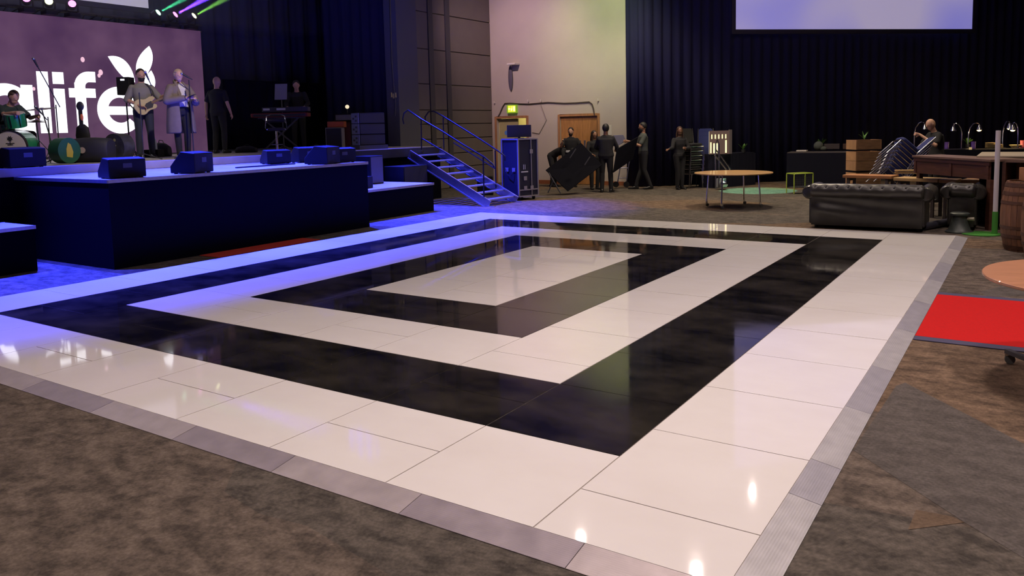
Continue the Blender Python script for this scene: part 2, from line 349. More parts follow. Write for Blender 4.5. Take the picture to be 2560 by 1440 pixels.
# ------------------------------------------------------------------ stage
DZ, TZ = 1.35, 1.22
SKIRT = mat('black_stage_skirt', (.0028, .0028, .006), .95, spec=.05)
DECK = mat('stage_deck', (.34, .31, .29), .55, var=.12, vscale=3)
ALU = mat('aluminium', (.62, .62, .64), .35, .9, var=.08, vscale=20)
BP_ = mat('black_plastic', (.018, .018, .022), .5)
BPM = mat('black_painted_wood', (.007, .007, .008), .65, spec=.25, var=.2, bump=.1, bscale=200)
CHR = mat('chrome', (.75, .75, .76), .15, 1.)
GRY = mat('dark_grey_metal', (.10, .10, .11), .45, .6)
BRU = MATS['brushed_steel']
def skirt_box(mb, x0, x1, y0, y1, z):
    mb.box(x0, x1, y0, y1, 0.003, z)
def platform(name, label, x0, x1, y0, y1, z, trims=()):
    t = thing(name, label, 'stage', (x0, y0, 0))
    X, Y = x1 - x0, y1 - y0
    th = .125 if z > 1.3 else .03; MB().box(0, X, 0, Y, z - th, z).build('deck', DECK, t)
    MB().box(.01, X - .012, .01, Y - .012, .003, z - th - .001).build('skirt', SKIRT, t)
    tr = MB()
    if 'f' in trims: tr.box(X, X + .012, 0, Y, z - .045, z + .003)
    if 'l' in trims: tr.box(0, X, -.012, 0, z - .045, z + .003)
    if 'b' in trims: tr.box(0, .02, 0, Y, z, z + .006)
    if tr.v: tr.build('edge_trim', ALU, t)
    return t
platform('stage', 'large main stage with black skirt, under the band and the led wall', -18.95, -12.0, -7.5, 13.3, DZ)
platform('stage_extension', 'lower black-skirted stage extension jutting out to the dance floor with a bright edge', -11.99, -9.45, 3.02, 7.96, TZ, 'fl')
platform('stage_riser', 'low black-skirted platform to the right of the stage extension, carrying loudspeakers', -11.97, -10.12, 8.1, 10.68, .62, 'f')
platform('stage_riser', 'low black-skirted platform at the left edge of the photo beside the stage', -11.3, -10.42, -1.6, 2.52, .62, 'flb')
# led wall
LX = -16.6
ledm = mat('led_mauve_image', (.02, .015, .02), .5); nt, N, L = nodes(ledm)
tc = N.new('ShaderNodeTexCoord'); n = N.new('ShaderNodeTexNoise'); n.inputs['Scale'].default_value = 1.1; n.inputs['Detail'].default_value = 7; L(tc.outputs['Object'], n.inputs[0])
r = N.new('ShaderNodeValToRGB'); e = r.color_ramp.elements; e[0].position = .3; e[1].position = .72; e[0].color = (.105, .042, .125, 1); e[1].color = (.22, .105, .21, 1); L(n.outputs['Fac'], r.inputs[0])
L(r.outputs[0], N['Principled BSDF'].inputs['Emission Color']); N['Principled BSDF'].inputs['Emission Strength'].default_value = .55
LW = mat('led_white', (.1, .1, .1), .5, emit=(.93, .93, 1), estr=1.9)
led = thing('led_wall', 'big led screen with a mauve picture reading alife and three leaves, behind the band', 'led screen', (LX, 1.2, DZ + .02))
MB().box(0, .008, 0, 8.47, 0, 2.99).build('screen_image', ledm, led)
MB().box(-.12, -.001, 0, 8.47, -.01, 2.995).build('cabinet', BP_, led)
def Q(px, py): p = PX(px, py, LX); return (p.y - 1.2, p.z - DZ - .02)
def ringpoly(c, R, r, a0, a1, n=40):
    o = [(c[0] + R * cos(radians(a0 + (a1 - a0) * i / n)), c[1] + R * sin(radians(a0 + (a1 - a0) * i / n))) for i in range(n + 1)]
    i_ = [(c[0] + r * cos(radians(a0 + (a1 - a0) * i / n)), c[1] + r * sin(radians(a0 + (a1 - a0) * i / n))) for i in range(n + 1)]
    return o, i_
def ring_mb(mb, c, R, r, a0, a1, n=40):
    o, i_ = ringpoly(c, R, r, a0, a1, n)
    for k in range(n):
        mb.prism([o[k], o[k + 1], i_[k + 1], i_[k]], 'x', .009, .014)
def rect(mb, y0, y1, z0, z1): mb.prism([(y0 - 1.2, z0 - 1.37), (y1 - 1.2, z0 - 1.37), (y1 - 1.2, z1 - 1.37), (y0 - 1.2, z1 - 1.37)], 'x', .009, .014)
m_ = MB(); ring_mb(m_, (5.06 - 1.2, 2.40 - 1.37), .52, .28, 0, 360, 48); rect(m_, 5.36, 5.59, 1.9, 2.90); m_.build('letter_a', LW, led)
m_ = MB(); rect(m_, 5.69, 5.92, 1.9, 3.19); m_.build('letter_l', LW, led)
m_ = MB(); rect(m_, 6.01, 6.24, 1.9, 2.84); rect(m_, 6.01, 6.24, 2.94, 3.19); m_.build('letter_i', LW, led)
m_ = MB(); rect(m_, 6.46, 6.69, 1.9, 2.98); rect(m_, 6.33, 6.91, 2.66, 2.86); ring_mb(m_, (6.79 - 1.2, 2.90 - 1.37), .33, .10, 90, 180, 12); rect(m_, 6.78, 6.93, 3.0, 3.23); m_.build('letter_f', LW, led)
m_ = MB(); ring_mb(m_, (7.45 - 1.2, 2.39 - 1.37), .53, .285, -2, 318, 52); rect(m_, 7.12, 7.95, 2.285, 2.475); m_.build('letter_e', LW, led)
def bez(p0, p1, p2, p3, n=14):
    return [tuple((1 - t) ** 3 * a + 3 * (1 - t) ** 2 * t * b + 3 * (1 - t) * t * t * c + t ** 3 * d for a, b, c, d in zip(p0, p1, p2, p3)) for t in [i / n for i in range(n)]]
m_ = MB()
for a, c1, c2, b, c3, c4 in (((269, 141), (302, 134), (330, 158), (337, 206), (312, 200), (298, 190)),
                             ((372, 115), (389, 140), (382, 172), (352, 205), (338, 188), (326, 150)),
                             ((377, 176), (392, 200), (390, 218), (376, 232), (358, 216), (352, 200))):
    poly = bez(a, c1, c2, b) + bez(b, c3, c4, a); pts = [Q(*p) for p in poly]
    n = len(pts); cy = sum(p[0] for p in pts) / n; cz = sum(p[1] for p in pts) / n
    for k in range(n): m_.prism([(cy, cz), pts[k], pts[(k + 1) % n]], 'x', .009, .014)
m_.build('leaf_emblem', LW, led)
m_ = MB()
for px, py, r_ in ((206, 149, .045), (251, 181, .05), (247, 189, .035), (84, 222, .03)):
    y, z = Q(px, py); m_.prism([(y + r_ * cos(t * pi / 6), z + r_ * 1.3 * sin(t * pi / 6)) for t in range(12)], 'x', .009, .011)
m_.build('sparkle', mat('led_soft_pink', (.1, .1, .1), .5, emit=(1, .6, .75), estr=.9), led)
# hanging projection screen above the led wall
p = PX(371, 21, -17.0); ps = thing('projection_screen', 'pale grey projection screen hanging above the led wall, cut by the top of the photo', 'screen', (-17.0, 0, p.z))
MB().box(0, .01, 3.0, p.y, 0, 2.8).build('screen_sheet', mat('screen_sheet_grey', (.6, .6, .62), .8, emit=(.50, .46, .56), estr=.75), ps)
m_ = MB(); m_.box(-.03, .02, 2.9, p.y + .12, -.12, -.001); m_.box(-.03, .02, p.y + .001, p.y + .12, 0, 2.9); m_.build('frame', mat('screen_frame', (.06, .06, .07), .6), ps)
# right projection screen, in front of the drape
pa, pb = PD(1838, 75, 1), PD(2430, 73, 1)
def on_drape(px, py, off=.22):
    a, b = V((-8.588, 18.167, 0)), V((-5.068, 21.467, 0)); nn = V((-(b - a).y, (b - a).x, 0)).normalized(); a = a - nn * off
    d = ray(px, py); t = (a - CAM).dot(nn) / d.dot(nn); return CAM + d * t
A_, B_ = on_drape(1839, 75), on_drape(2430, 73); ux = V((B_.x - A_.x, B_.y - A_.y, 0)); SL = ux.length; ang = atan2(ux.y, ux.x)
s2 = thing('projection_screen', 'huge purple-lit projection screen hung high in front of the black drape', 'screen', (A_.x, A_.y, 4.44), ang)
sm = mat('screen_sheet_purple', (.65, .62, .68), .85); nt, N, L = nodes(sm)
tc = N.new('ShaderNodeTexCoord'); n = N.new('ShaderNodeTexNoise'); n.inputs['Scale'].default_value = .32; n.inputs['Detail'].default_value = 1; L(tc.outputs['Object'], n.inputs[0])
r = N.new('ShaderNodeValToRGB'); e = r.color_ramp.elements; e[0].position = .38; e[1].position = .62; e[0].color = (.20, .19, .58, 1); e[1].color = (.38, .33, .50, 1); L(n.outputs['Fac'], r.inputs[0])
L(r.outputs[0], N['Principled BSDF'].inputs['Emission Color']); N['Principled BSDF'].inputs['Emission Strength'].default_value = .8
MB().box(0, SL, 0, .01, 0, 4.3).build('screen_sheet', sm, s2)
m_ = MB(); m_.box(-.12, SL + .12, -.02, .03, -.13, -.002); m_.box(-.12, -.002, -.02, .03, 0, 4.4); m_.box(SL + .002, SL + .12, -.02, .03, 0, 4.4); m_.build('frame', mat('screen_frame_dark', (.03, .028, .05), .6), s2)
# moving head lights standing on the truss behind the led wall
tr = thing('lighting_truss', 'dark lighting truss running along the top of the led wall', 'truss', (-16.95, 1.0, 4.36))
for k, (dx, dz) in enumerate(((0, 0), (.22, 0), (0, .16), (.22, .16))): MB().bar((dx, 0, dz), (dx, 8.8, dz), .035).build('chord', GRY, tr)
m_ = MB()
for i in range(22): m_.bar((0, i * .4, 0), (.22, i * .4 + .2, .16), .015); m_.bar((.22, i * .4 + .2, 0), (0, i * .4 + .4, .16), .015)
m_.build('lacing', GRY, tr)
heads = [((66, 0), 'violet', (.30, .06, 1), (1, .25, .75)), ((122, 7), 'yellow-green', (.55, 1, .12), (.92, 1, .45)), ((180, 13), 'violet', (.16, .03, 1), (1, .25, .75)),
         ((387, 37), 'green', (.10, 1, .45), (.45, 1, .6)), ((430, 42), 'violet', (.10, .03, 1), (1, .35, .75)), ((477, 45), 'yellow-green', (.35, 1, .15), (.95, 1, .5))]
names = ['leftmost glowing violet moving light at the top left corner of the photo', 'glowing yellow-green moving light between the two violet ones, top left', 'violet moving light third from the left, above the led wall',
         'green moving light left of the violet one at the right end of the led wall', 'violet moving light between green and yellow-green ones above the led wall', 'rightmost moving light, yellow-green, above the right corner of the led wall']
for i, (q, cn, c, ec) in enumerate(heads):
    p = PX(q[0], q[1], -16.45); zb = 4.36
    t = thing('moving_head_light', names[i], 'stage light', (p.x, p.y, p.z), 0, 'moving head lights on the led wall')
    h0 = zb - p.z + .02
    MB().box(-.13, .10, -.12, .12, h0 - .02, h0 + .07).build('base', BP_, t, bevel=.01)
    m_ = MB(); m_.tube([(0, -.12, .03), (0, -.12, h0 + .11), (0, -.05, h0 + .085), (0, .05, h0 + .085), (0, .12, h0 + .11), (0, .12, .03)], .02, 8); m_.build('yoke', BP_, t)
    d = V((.75, -.35, .15)).normalized() if i < 3 else V((.72, .35, .45)).normalized()
    hd = MB().tube([V((0, 0, 0)) - d * .13, V((0, 0, 0)) - d * .10, d * .06, d * .10], [.05, .085, .095, .085], 14).build('head', BP_, t, smooth=True)
    lm = mat('lens_%s' % cn, c, .3, emit=ec, estr=3)
    le = MB().cone(d * .101, d * .112, .075, .07, 14).build('lens', lm, hd)
# haze with beams
for (k_, e_) in ((3, 6000), (4, 60000), (5, 5000)):
    q_, cn_, c_, ec_ = heads[k_]; p_ = PX(q_[0], q_[1], -16.45); d_ = V((.22, 1, .62)).normalized()
    lamp('SPOT', 'moving_light_beam', p_ + d_ * .16, e_, c_, .02, p_ + d_ * 3, 10, .6)
hz = MB().box(-16.9, -15.0, 4.0, 12.4, 4.38, 6.8).build('haze', mat('_tmp', (1, 1, 1)), None)
hm = bpy.data.materials.new('stage_haze'); hm.use_nodes = True; nt, N, L = nodes(hm); N.remove(N['Principled BSDF'])
vs = N.new('ShaderNodeVolumeScatter'); vs.inputs['Density'].default_value = .09; vs.inputs['Anisotropy'].default_value = .2; L(vs.outputs[0], N['Material Output'].inputs['Volume'])
hz.data.materials.clear(); hz.data.materials.append(hm); tag(hz, 'thin stage haze with light beams above the right end of the led wall', 'haze', kind='stuff')
# ------------------------------------------------------------------ monitors and loudspeakers on stage
def wedge(loc, rz, w, h, d, label, group='wedge monitors along the stage front'):
    t = thing('wedge_monitor', label, 'loudspeaker', loc, rz, group)
    MB().prism([(-d / 2, .012), (d / 2, .012), (d / 2, h * .35), (d * .05, h), (-d / 2, h * .92)], 'x', -w / 2, w / 2).build('cabinet', BPM, t, bevel=.012)
    m_ = MB(); a, b = V((0, d / 2, h * .35)), V((0, d * .05, h)); nn = V((0, (b - a).z, -(b - a).y)).normalized()
    m_.add([(-w * .44, *(a + (b - a) * .06 + nn * .006).yz), (w * .44, *(a + (b - a) * .06 + nn * .006).yz), (w * .44, *(a + (b - a) * .94 + nn * .006).yz), (-w * .44, *(a + (b - a) * .94 + nn * .006).yz)], [(0, 1, 2, 3)]); m_.build('grille', mat('speaker_grille', (.03, .03, .035), .5, .3, bump=.4, bscale=400), t)
    MB().box(-w * .12, w * .12, -d / 2 - .004, -d / 2 - .001, h * .5, h * .72).build('handle', GRY, t)
    for sx in (-1, 1):
        for sy in (-.35, .35): MB().box(sx * w * .4 - .02, sx * w * .4 + .02, d * sy - .02, d * sy + .02, 0, .0115).build('foot', BP_, t)
    return t
def wz(px, py, z): return P(px, py, z)
r90 = pi / 2
wedge(V((-12.3, PX(56, 440, -12.3).y, DZ)), r90 + .05, .55, .32, .42, 'black wedge monitor at the far left end of the stage front')
wedge(V((-9.75, *P(287, 444, TZ).yz)), r90 - .15, .50, .29, .40, 'black wedge monitor on the corner of the stage extension, left of the singer')
wedge(V((-9.72, *P(445, 432, TZ).yz)), r90 + .35, .46, .33, .42, 'black wedge monitor directly in front of the singer')
wedge(V((-9.75, *P(803, 410, TZ).yz)), r90 + .35, .50, .33, .45, 'black wedge monitor at stage edge below the keyboard player')
wedge(V((-10.9, PX(689, 402, -10.9).y, TZ)), r90 - .3, .46, .27, .36, 'small black wedge monitor in front of the bar stool')
wedge(V((-9.85, min(7.66, PX(872, 403, -9.85).y), TZ)), r90 - .3, .46, .28, .36, 'black wedge monitor with a blue highlight nearest the right end of the stage edge')
wedge(V((-10.75, min(7.62, PX(838, 392, -10.75).y), TZ)), r90 - .2, .46, .30, .36, 'wedge monitor set back between the two on the right of the stage extension')
# line array boxes
LAB = mat('blue_grey_speaker_side', (.16, .17, .24), .6)
def array_box(loc, rz, label):
    t = thing('line_array_box', label, 'loudspeaker', loc, rz, 'stacked line array boxes')
    MB().box(-.33, .33, -.2, .22, 0, .255).build('cabinet', BPM, t, bevel=.01)
    MB().box(-.32, .32, -.212, -.201, .015, .24).build('grille', MATS['speaker_grille'], t)
    m_ = MB().box(-.35, -.331, -.2, .2, .005, .25)
    m_.build('side_plate', LAB, t, bevel=.004)
    hh = MB()
    for yy, zz in ((-.06, .17), (-.06, .07), (.08, .12)): hh.box(-.353, -.3505, yy - .045, yy + .045, zz - .022, zz + .022)
    hh.build('hand_slot', BP_, t)
    return t
q = P(924, 380, DZ); q.x = max(min(q.x, -12.5), -13.0); q = PX(924, 378, q.x); q.z = DZ
ab_rz = atan2((CAM - q).y, (CAM - q).x) + pi / 2 + .45
dll = MB().cbox((q.x, q.y, DZ + .05), (.74, .5, .1), Euler((0, 0, ab_rz)).to_matrix()).build('speaker_dolly', GRY); tag(dll, 'low grey dolly under the stacked line array boxes', 'dolly')
for k in range(3):
    array_box((q.x, q.y, DZ + .101 + k * .257), ab_rz, ('bottom', 'middle', 'top')[k] + ' box of the three stacked line array speakers, right of the stage')
# loudspeakers and cases on the right riser
def simple_box(name, label, cat, loc, rz, dims, m, face=None, handle=True, group=None):
    t = thing(name, label, cat, loc, rz, group); w, d, h = dims
    MB().box(-w / 2, w / 2, -d / 2, d / 2, 0, h).build('cabinet', m, t, bevel=.012)
    if face: MB().box(-w / 2 + .025, w / 2 - .025, -d / 2 - .008, -d / 2 - .001, .025, h - .025).build('grille', face, t)
    if handle: MB().box(w / 2 + .001, w / 2 + .006, -.09, .09, h * .6, h * .8).build('handle', GRY, t)
    return t
simple_box('subwoofer', 'grey-fronted loudspeaker cabinet standing on the right low platform', 'loudspeaker', (-11.45, 10.05, .62), r90, (.42, .5, .62), BPM, mat('grey_grille', (.075, .07, .075), .6, bump=.3, bscale=300))
simple_box('subwoofer', 'wide black subwoofer against the stage on the right low platform', 'loudspeaker', (-11.6, 8.75, .62), r90, (1.0, .6, .60), BPM, MATS['speaker_grille'])
simple_box('stage_box', 'small black box with blue-lit top on the right low platform', 'case', (-10.62, 8.95, .62), r90 + .2, (.38, .34, .24), BPM)
simple_box('subwoofer', 'black subwoofer behind the grey-fronted loudspeaker, next to the stage stairs', 'loudspeaker', (-11.5, 11.35, .003), r90, (.85, .6, .95), BPM, MATS['speaker_grille'])
m_ = thing('stage_beam', 'dark metal beam with bright clamps along the right part of the main stage edge', 'beam', (-11.93, 8.1, 1.14))
MB().box(-.05, .05, 0, 5.1, 0, .2).build('beam', BP_, m_)
for k, yy in enumerate((.9, 1.7, 2.5, 4.3)): MB().cone((.05, yy, .05 + .05 * (k % 2)), (.10, yy, .05 + .05 * (k % 2)), .03, .03, 10).build('clamp', CHR, m_)
# stairs
STB = V((-9.47, 11.85, 0)); st = thing('stage_stairs', 'open aluminium stage stairs with black handrails at the right end of the stage', 'stairs', STB)
SW, RUN, RISE = 1.15, 2.35, 1.20
for k, yy in enumerate((0, SW)):
    a, b = V((0, yy, .03)), V((-RUN, yy, RISE)); dn = V((-(b - a).z, 0, (b - a).x)).normalized()
    if dn.z < 0: dn = -dn
    m_ = MB()
    m_.bar(a + dn * .10, b + dn * .10, .035, .025); m_.bar(a - dn * .10, b - dn * .10, .035, .025); m_.bar(a, b, .008, .20)
    m_.box(-.06, .16, yy - .03, yy + .03, 0.0, .02)
    m_.build('stringer', ALU, st)
for k in range(8):
    t_ = (k + .55) / 8; x, z = -RUN * t_, .03 + (RISE - .03) * t_ + .04
    MB().box(x - .10, x + .10, .03, SW - .03, z - .03, z).build('tread', ALU, st, bevel=.004)
RAILM = mat('black_rail', (.02, .02, .03), .35, .5)
def rail(yy, pts, mids, posts, nm):
    o = MB().tube([V((*PY(x, y, STB.y + yy),)) - STB for x, y in pts], .019, 10).build(nm, RAILM, st, smooth=True)
    for md in mids: MB().tube([V((*PY(x, y, STB.y + yy),)) - STB for x, y in md], .016, 8).build('mid_rail', RAILM, o, smooth=True)
    for pp in posts: MB().tube([V((*PY(x, y, STB.y + yy),)) - STB for x, y in pp], .017, 8).build('post', RAILM, o, smooth=True)
rail(0.0, [(1010, 310), (1007, 297), (1010, 283), (1020, 275), (1052, 297), (1105, 328), (1160, 363), (1210, 392), (1232, 410), (1236, 418)], [[(1053, 345), (1105, 376), (1160, 410), (1204, 437)]], [[(1053, 297), (1054, 374)], [(1208, 393), (1210, 494)]], 'handrail')
rail(SW, [(1074, 313), (1064, 305), (1063, 292), (1072, 279), (1085, 278), (1110, 292), (1160, 323), (1205, 351), (1246, 378), (1262, 390), (1262, 402)], [[(1134, 357), (1180, 385), (1237, 421)]], [[(1108, 293), (1110, 374)], [(1238, 376), (1240, 470)]], 'handrail')
simple_box('equipment_case', 'small black case on the floor between the stairs and the tall flight case', 'case', P(1214, 487), YAW, (.42, .35, .50), BPM)
# keyboard, stool, amps ------------------------------------------------------
KX = -14.6; kp = PX(706, 377, KX); kp.z = DZ
def kz(py, px=706): return PX(px, py, KX).z - DZ
krz = YAW
SCK = (kp - CAM).dot(FWD) / FPX       # metres per pixel at the keyboard
kb = thing('stage_keyboard', 'red stage keyboard with a black synthesizer on top, on a stand', 'keyboard', kp, krz)
def kx(px): return (px - 706) * SCK
z0, z1 = kz(293), kz(283)
MB().box(kx(637), kx(777), -.16, .16, z0, z1).build('lower_keyboard', mat('red_keyboard', (.16, .012, .012), .5), kb, bevel=.015)
MB().box(kx(644), kx(772), -.165, -.161, z0 + .02, z1 - .02).build('keybed', BP_, kb)
o = MB().box(kx(664), kx(777), -.10, .16, z1 + .03, kz(268)).build('upper_keyboard', mat('synth_black', (.035, .035, .045), .4), kb, bevel=.01)
for _a, _b in ((667, 683), (700, 722)): MB().box(kx(_a), kx(_b), -.104, -.101, z1 + .07, z1 + .12).build('panel_marking', mat('panel_white', (.5, .5, .55), .5), o)
for sx in (-1, 1):
    MB().bar((-.5 * sx * .9, 0, .02), (.5 * sx * .9, 0, z0 - .01), .035).build('stand_leg', GRY, kb)
MB().box(kx(650), kx(765), -.02, .02, z0 - .03, z0 - .002).build('stand_bar', GRY, kb)
ms = thing('music_stand', 'grey music stand behind the keyboard', 'music stand', (*PX(711, 376, KX - .15).xy, DZ), krz)
MB().tube([(0, 0, .02), (0, 0, 1.25)], .012, 8).build('pole', GRY, ms)
MB().cbox((0, -.03, 1.45), (.30, .02, .40), Euler((-.25, 0, 0)).to_matrix()).build('desk', mat('tablet_grey', (.20, .19, .22), .5), ms)
for a in (90, 210, 330): MB().bar((0, 0, .12), (.3 * cos(radians(a)), .3 * sin(radians(a)), .012), .015).build('leg', GRY, ms)
s_ = PX(694, 383, -13.6); s_.z = DZ
bs = thing('bar_stool', 'black bar stool with chrome frame standing in front of the keyboard', 'stool', s_, krz + .3)
MB().lathe([(.01, 0), (.2, 0), (.2, .015), (.05, .035), (.03, .06)], n=28).build('base', CHR, bs, smooth=True)
MB().cone((0, 0, .05), (0, 0, .48), .028, .022, 14).build('column', CHR, bs, smooth=True)
MB().prism([(-.19, -.17), (.19, -.17), (.2, .12), (.12, .19), (-.12, .19), (-.2, .12)], 'z', .49, .56).build('seat', BP_, bs, bevel=.03)
MB().tube([(-.2, -.15, .52), (-.235, .02, .55), (-.22, .2, .70), (-.2, .22, .83), (-.1, .26, .87), (.1, .26, .87), (.2, .22, .83), (.22, .2, .70), (.235, .02, .55), (.2, -.15, .52)], .013, 8).build('frame', CHR, bs, smooth=True)
MB().tube([(-.2, .23, .72), (-.08, .275, .73), (.08, .275, .73), (.2, .23, .72)], .045, 10).build('backrest', BP_, bs, smooth=True)
MB().tube([(-.12, -.05, .2), (-.12, -.2, .18), (.12, -.2, .18), (.12, -.05, .2)], .01, 8).build('footrest', CHR, bs, smooth=True)
AX = -14.2
def amp(name, label, x0, x1, y0, y1, fm, bm_, dpt=.3, X=AX, base=None, cat='amplifier', loc_z=None):
    a, b = PX(x0, y1, X), PX(x1, y1, X); c = (a + b) / 2; mpp = (c - CAM).dot(FWD) / FPX
    zb = loc_z if loc_z is not None else c.z
    h = PX((x0 + x1) / 2, y0, X).z - c.z; w_ = (x1 - x0) * mpp
    t = thing(name, label, cat, (c.x, c.y, zb), YAW)
    MB().box(-w_ / 2, w_ / 2, 0, dpt, 0, h).build('cabinet', bm_, t, bevel=.012)
    MB().box(-w_ / 2 + .025, w_ / 2 - .025, -.008, -.001, .02, h - .02).build('front_panel', fm, t)
    MB().tube([(-.08, dpt / 2, h - .002), (-.07, dpt / 2, h + .025), (.07, dpt / 2, h + .025), (.08, dpt / 2, h - .002)], .008, 6).build('handle', BP_, t)
    return t, (c, zb + h)
t, (c1, zt) = amp('guitar_cabinet', 'pale-edged dark guitar cabinet under the orange amplifier head', 815, 857, 322, 375, BP_, mat('cab_beige', (.20, .19, .22), .6), loc_z=DZ)
k = (kz(0) * 0)
amp('guitar_amplifier', 'orange guitar amplifier standing on its pale-edged cabinet', 818, 860, 306, 321, mat('amp_orange', (.50, .10, .03), .5, var=.15), mat('amp_orange_dark', (.38, .08, .03), .6), X=AX, loc_z=zt + .002)
t, (c2, zt2) = amp('bass_cabinet', 'tall dark red bass cabinet beside the orange amplifier', 861, 881, 305, 372, mat('dark_red_cloth', (.07, .01, .02), .8), BPM, X=AX - .35, loc_z=DZ)
amp('amplifier_combo', 'grey-fronted amplifier on the dark red bass cabinet', 837, 885, 287, 304, mat('grey_panel', (.16, .15, .18), .5), BPM, X=AX - .35, loc_z=zt2 + .002)
# small round practical lamp and hanging connectors
q = PX(868, 267, -14.9)
t = thing('globe_lamp', 'small glowing round lamp on a thin pole behind the amplifiers', 'lamp', (q.x, q.y, DZ))
MB().cone((0, 0, 0), (0, 0, q.z - DZ - .05), .012, .01, 8).build('pole', GRY, t)
MB().lathe([(.02, 0), (.18, 0), (.18, .015), (.02, .03)]).build('base', GRY, t)
MB().sph((0, 0, q.z - DZ), .055).build('globe', mat('globe_warm', (.6, .55, .4), .4, emit=(1, .85, .55), estr=.9), t, smooth=True)
q = PX(985, 240, -12.6)
t = thing('cable_loom', 'hanging cable loom with shiny plugs against the black wing curtain', 'cable', (q.x, q.y, q.z))
MB().tube([(0, 0, -.5), (.01, .02, -.2), (0, 0, .1), (-.02, -.02, .9), (0, 0, 3.4)], .022, 8).build('cable', BP_, t, smooth=True)
for dx, dz in ((-.07, .03), (0, 0), (.07, .02)): MB().cone((dx, -.02, dz - .06), (dx, -.02, dz + .06), .022, .018, 8).build('plug', mat('brass_plug', (.6, .55, .3), .3, .9), t)
# drum kit ------------------------------------------------------------------
DRX = -14.3; dq = PX(42, 366, DRX); dr = thing('drum_kit', 'green drum kit with white-headed bass drum at the left of the stage', 'drum kit', (dq.x, dq.y, DZ), YAW + .15)
SD = (dq - CAM).dot(FWD) / FPX
GRN = mat('green_drum_shell', (.01, .22, .09), .25, coat=.6, var=.15)
HEAD = mat('white_drumhead', (.55, .5, .5), .5)
bd = MB().cone((0, -.22, .31), (0, .22, .31), .285, .285, 40).build('bass_drum', GRN, dr, smooth=True)
MB().cone((0, -.232, .31), (0, -.224, .31), .27, .27, 40).build('drumhead', HEAD, bd)
m_ = MB(); m_.tube([V((0, -.235, .31)) + V((.28 * cos(t), 0, .28 * sin(t))) for t in [i * pi / 20 for i in range(41)]], .014, 8, ends=False); m_.build('hoop', CHR, bd, smooth=True)
m_ = MB(); m_.prism([(.055 * cos(t) * (1 if k % 2 else .55), .45 + .055 * sin(t) * (1 if k % 2 else .55)) for k, t in enumerate([i * pi / 8 for i in range(16)])], 'y', -.236, -.233); m_.box(-.07, .07, -.236, -.233, .36, .375); m_.box(-.045, .045, -.236, -.233, .335, .35); m_.box(-.006, .006, -.2355, -.2335, .34, .42); m_.build('badge', BP_, bd)
for sx in (-1, 1): MB().bar((sx * .26, -.1, .2), (sx * .36, -.18, .01), .018).build('spur', CHR, bd)
def drum(c, r, h, tilt=0):
    R = Euler((tilt, 0, 0)).to_matrix(); c = V(c); ax = R @ V((0, 0, 1))
    o = MB().cone(c - ax * h / 2, c + ax * h / 2, r, r, 28).build('tom', GRN, dr, smooth=True)
    MB().cone(c + ax * h / 2, c + ax * (h / 2 + .006), r * .96, r * .96, 28).build('drumhead', HEAD, o)
    l = MB()
    for k in range(8):
        d = R @ V((cos(k * pi / 4) * (r + .008), sin(k * pi / 4) * (r + .008), 0)); l.bar(c + d - ax * h * .4, c + d + ax * h * .45, .012)
    l.build('lug', CHR, o)
    return o
drum((.02, -.02, .78), .17, .24, .25); drum((-.42, .25, .62), .18, .16, .05); drum((-.52, .62, .46), .21, .38)
def cym(c, r, tilt, foot):
    o = MB().lathe([(.001, 0.014), (.03, .012), (.05, .004), (r, -.012), (r, -.015), (.05, 0), (.001, .003)], c=(0, 0, 0), n=30, M=Matrix.Translation(V(c)) @ Euler(tilt).to_matrix().to_4x4()).build('cymbal', mat('bronze_cymbal', (.28, .22, .20), .3, 1.), dr, smooth=True)
    l = MB(); l.tube([(foot[0], foot[1], .15), V(c)], .012, 8)
    for a in (30, 150, 270): l.bar((foot[0], foot[1], .4), (foot[0] + .28 * cos(radians(a)), foot[1] + .28 * sin(radians(a)), .012), .014)
    l.build('stand', CHR, o)
def dx(px): return (px - 42) * SD
def dzz(py): return PX(42, py, DRX).z - DZ
cym((dx(92), .25, dzz(271)), .24, (.0, -.1, 0), (dx(112), .3)); cym((dx(86), .1, dzz(305)), .17, (0, 0, 0), (dx(88), .12)); cym((dx(86), .1, dzz(302)), .17, (0, 0, 0), (dx(88), .12))
m_ = thing('drum_rug', 'long low black case standing in front of the drum kit', 'case', (dq.x + .35, dq.y - .45, DZ), r90)
MB().box(-.9, .62, -.25, .25, 0, .26).build('body', BPM, m_, bevel=.03); MB().box(-.8, .5, -.253, -.251, .18, .20).build('trim', GRY, m_)
m_['label'] = 'long low black case standing in front of the drum kit'; m_.name = 'equipment_case'
# microphone stands
def mic_stand(base, top, boom, label, tripod=.28, rz=0, bright=False):
    t = thing('microphone_stand', label, 'microphone stand', base); b = V(base)
    MB().tube([(0, 0, .06), V(top) - b], .011, 8).build('pole', BP_, t, smooth=True)
    if boom: MB().tube([V(boom[0]) - b, V(boom[1]) - b], .009, 8).build('boom', BP_, t, smooth=True)
    for a in (90, 210, 330):
        a = radians(a) + rz; MB().tube([(0, 0, .12), (tripod * cos(a), tripod * sin(a), .012)], .010, 6).build('leg', BP_, t)
    e = V(boom[1]) - b if boom else V(top) - b; d = (V(boom[1]) - V(boom[0])).normalized() if boom else V((0, 0, 1))
    mc = MB().cone(e, e + d * .14, .014, .02, 10).build('microphone', BP_, t, smooth=True)
    MB().sph(e + d * .155, .026, n=12, m=8).build('grille_ball', mat('mic_mesh', (.35, .35, .4), .4, .8), mc, smooth=True)
    return t
X1 = -13.6
def pp(px, py, X=X1): return PX(px, py, X)
def on_deck(px, py, X=X1): q = PX(px, py, X); return V((q.x, q.y, DZ))
b1 = on_deck(150, 390); mic_stand(b1, (b1.x, b1.y, pp(146, 262).z), (pp(150, 268), pp(95, 168)), 'tall boom microphone stand leaning over the drum kit, right of the cymbals')
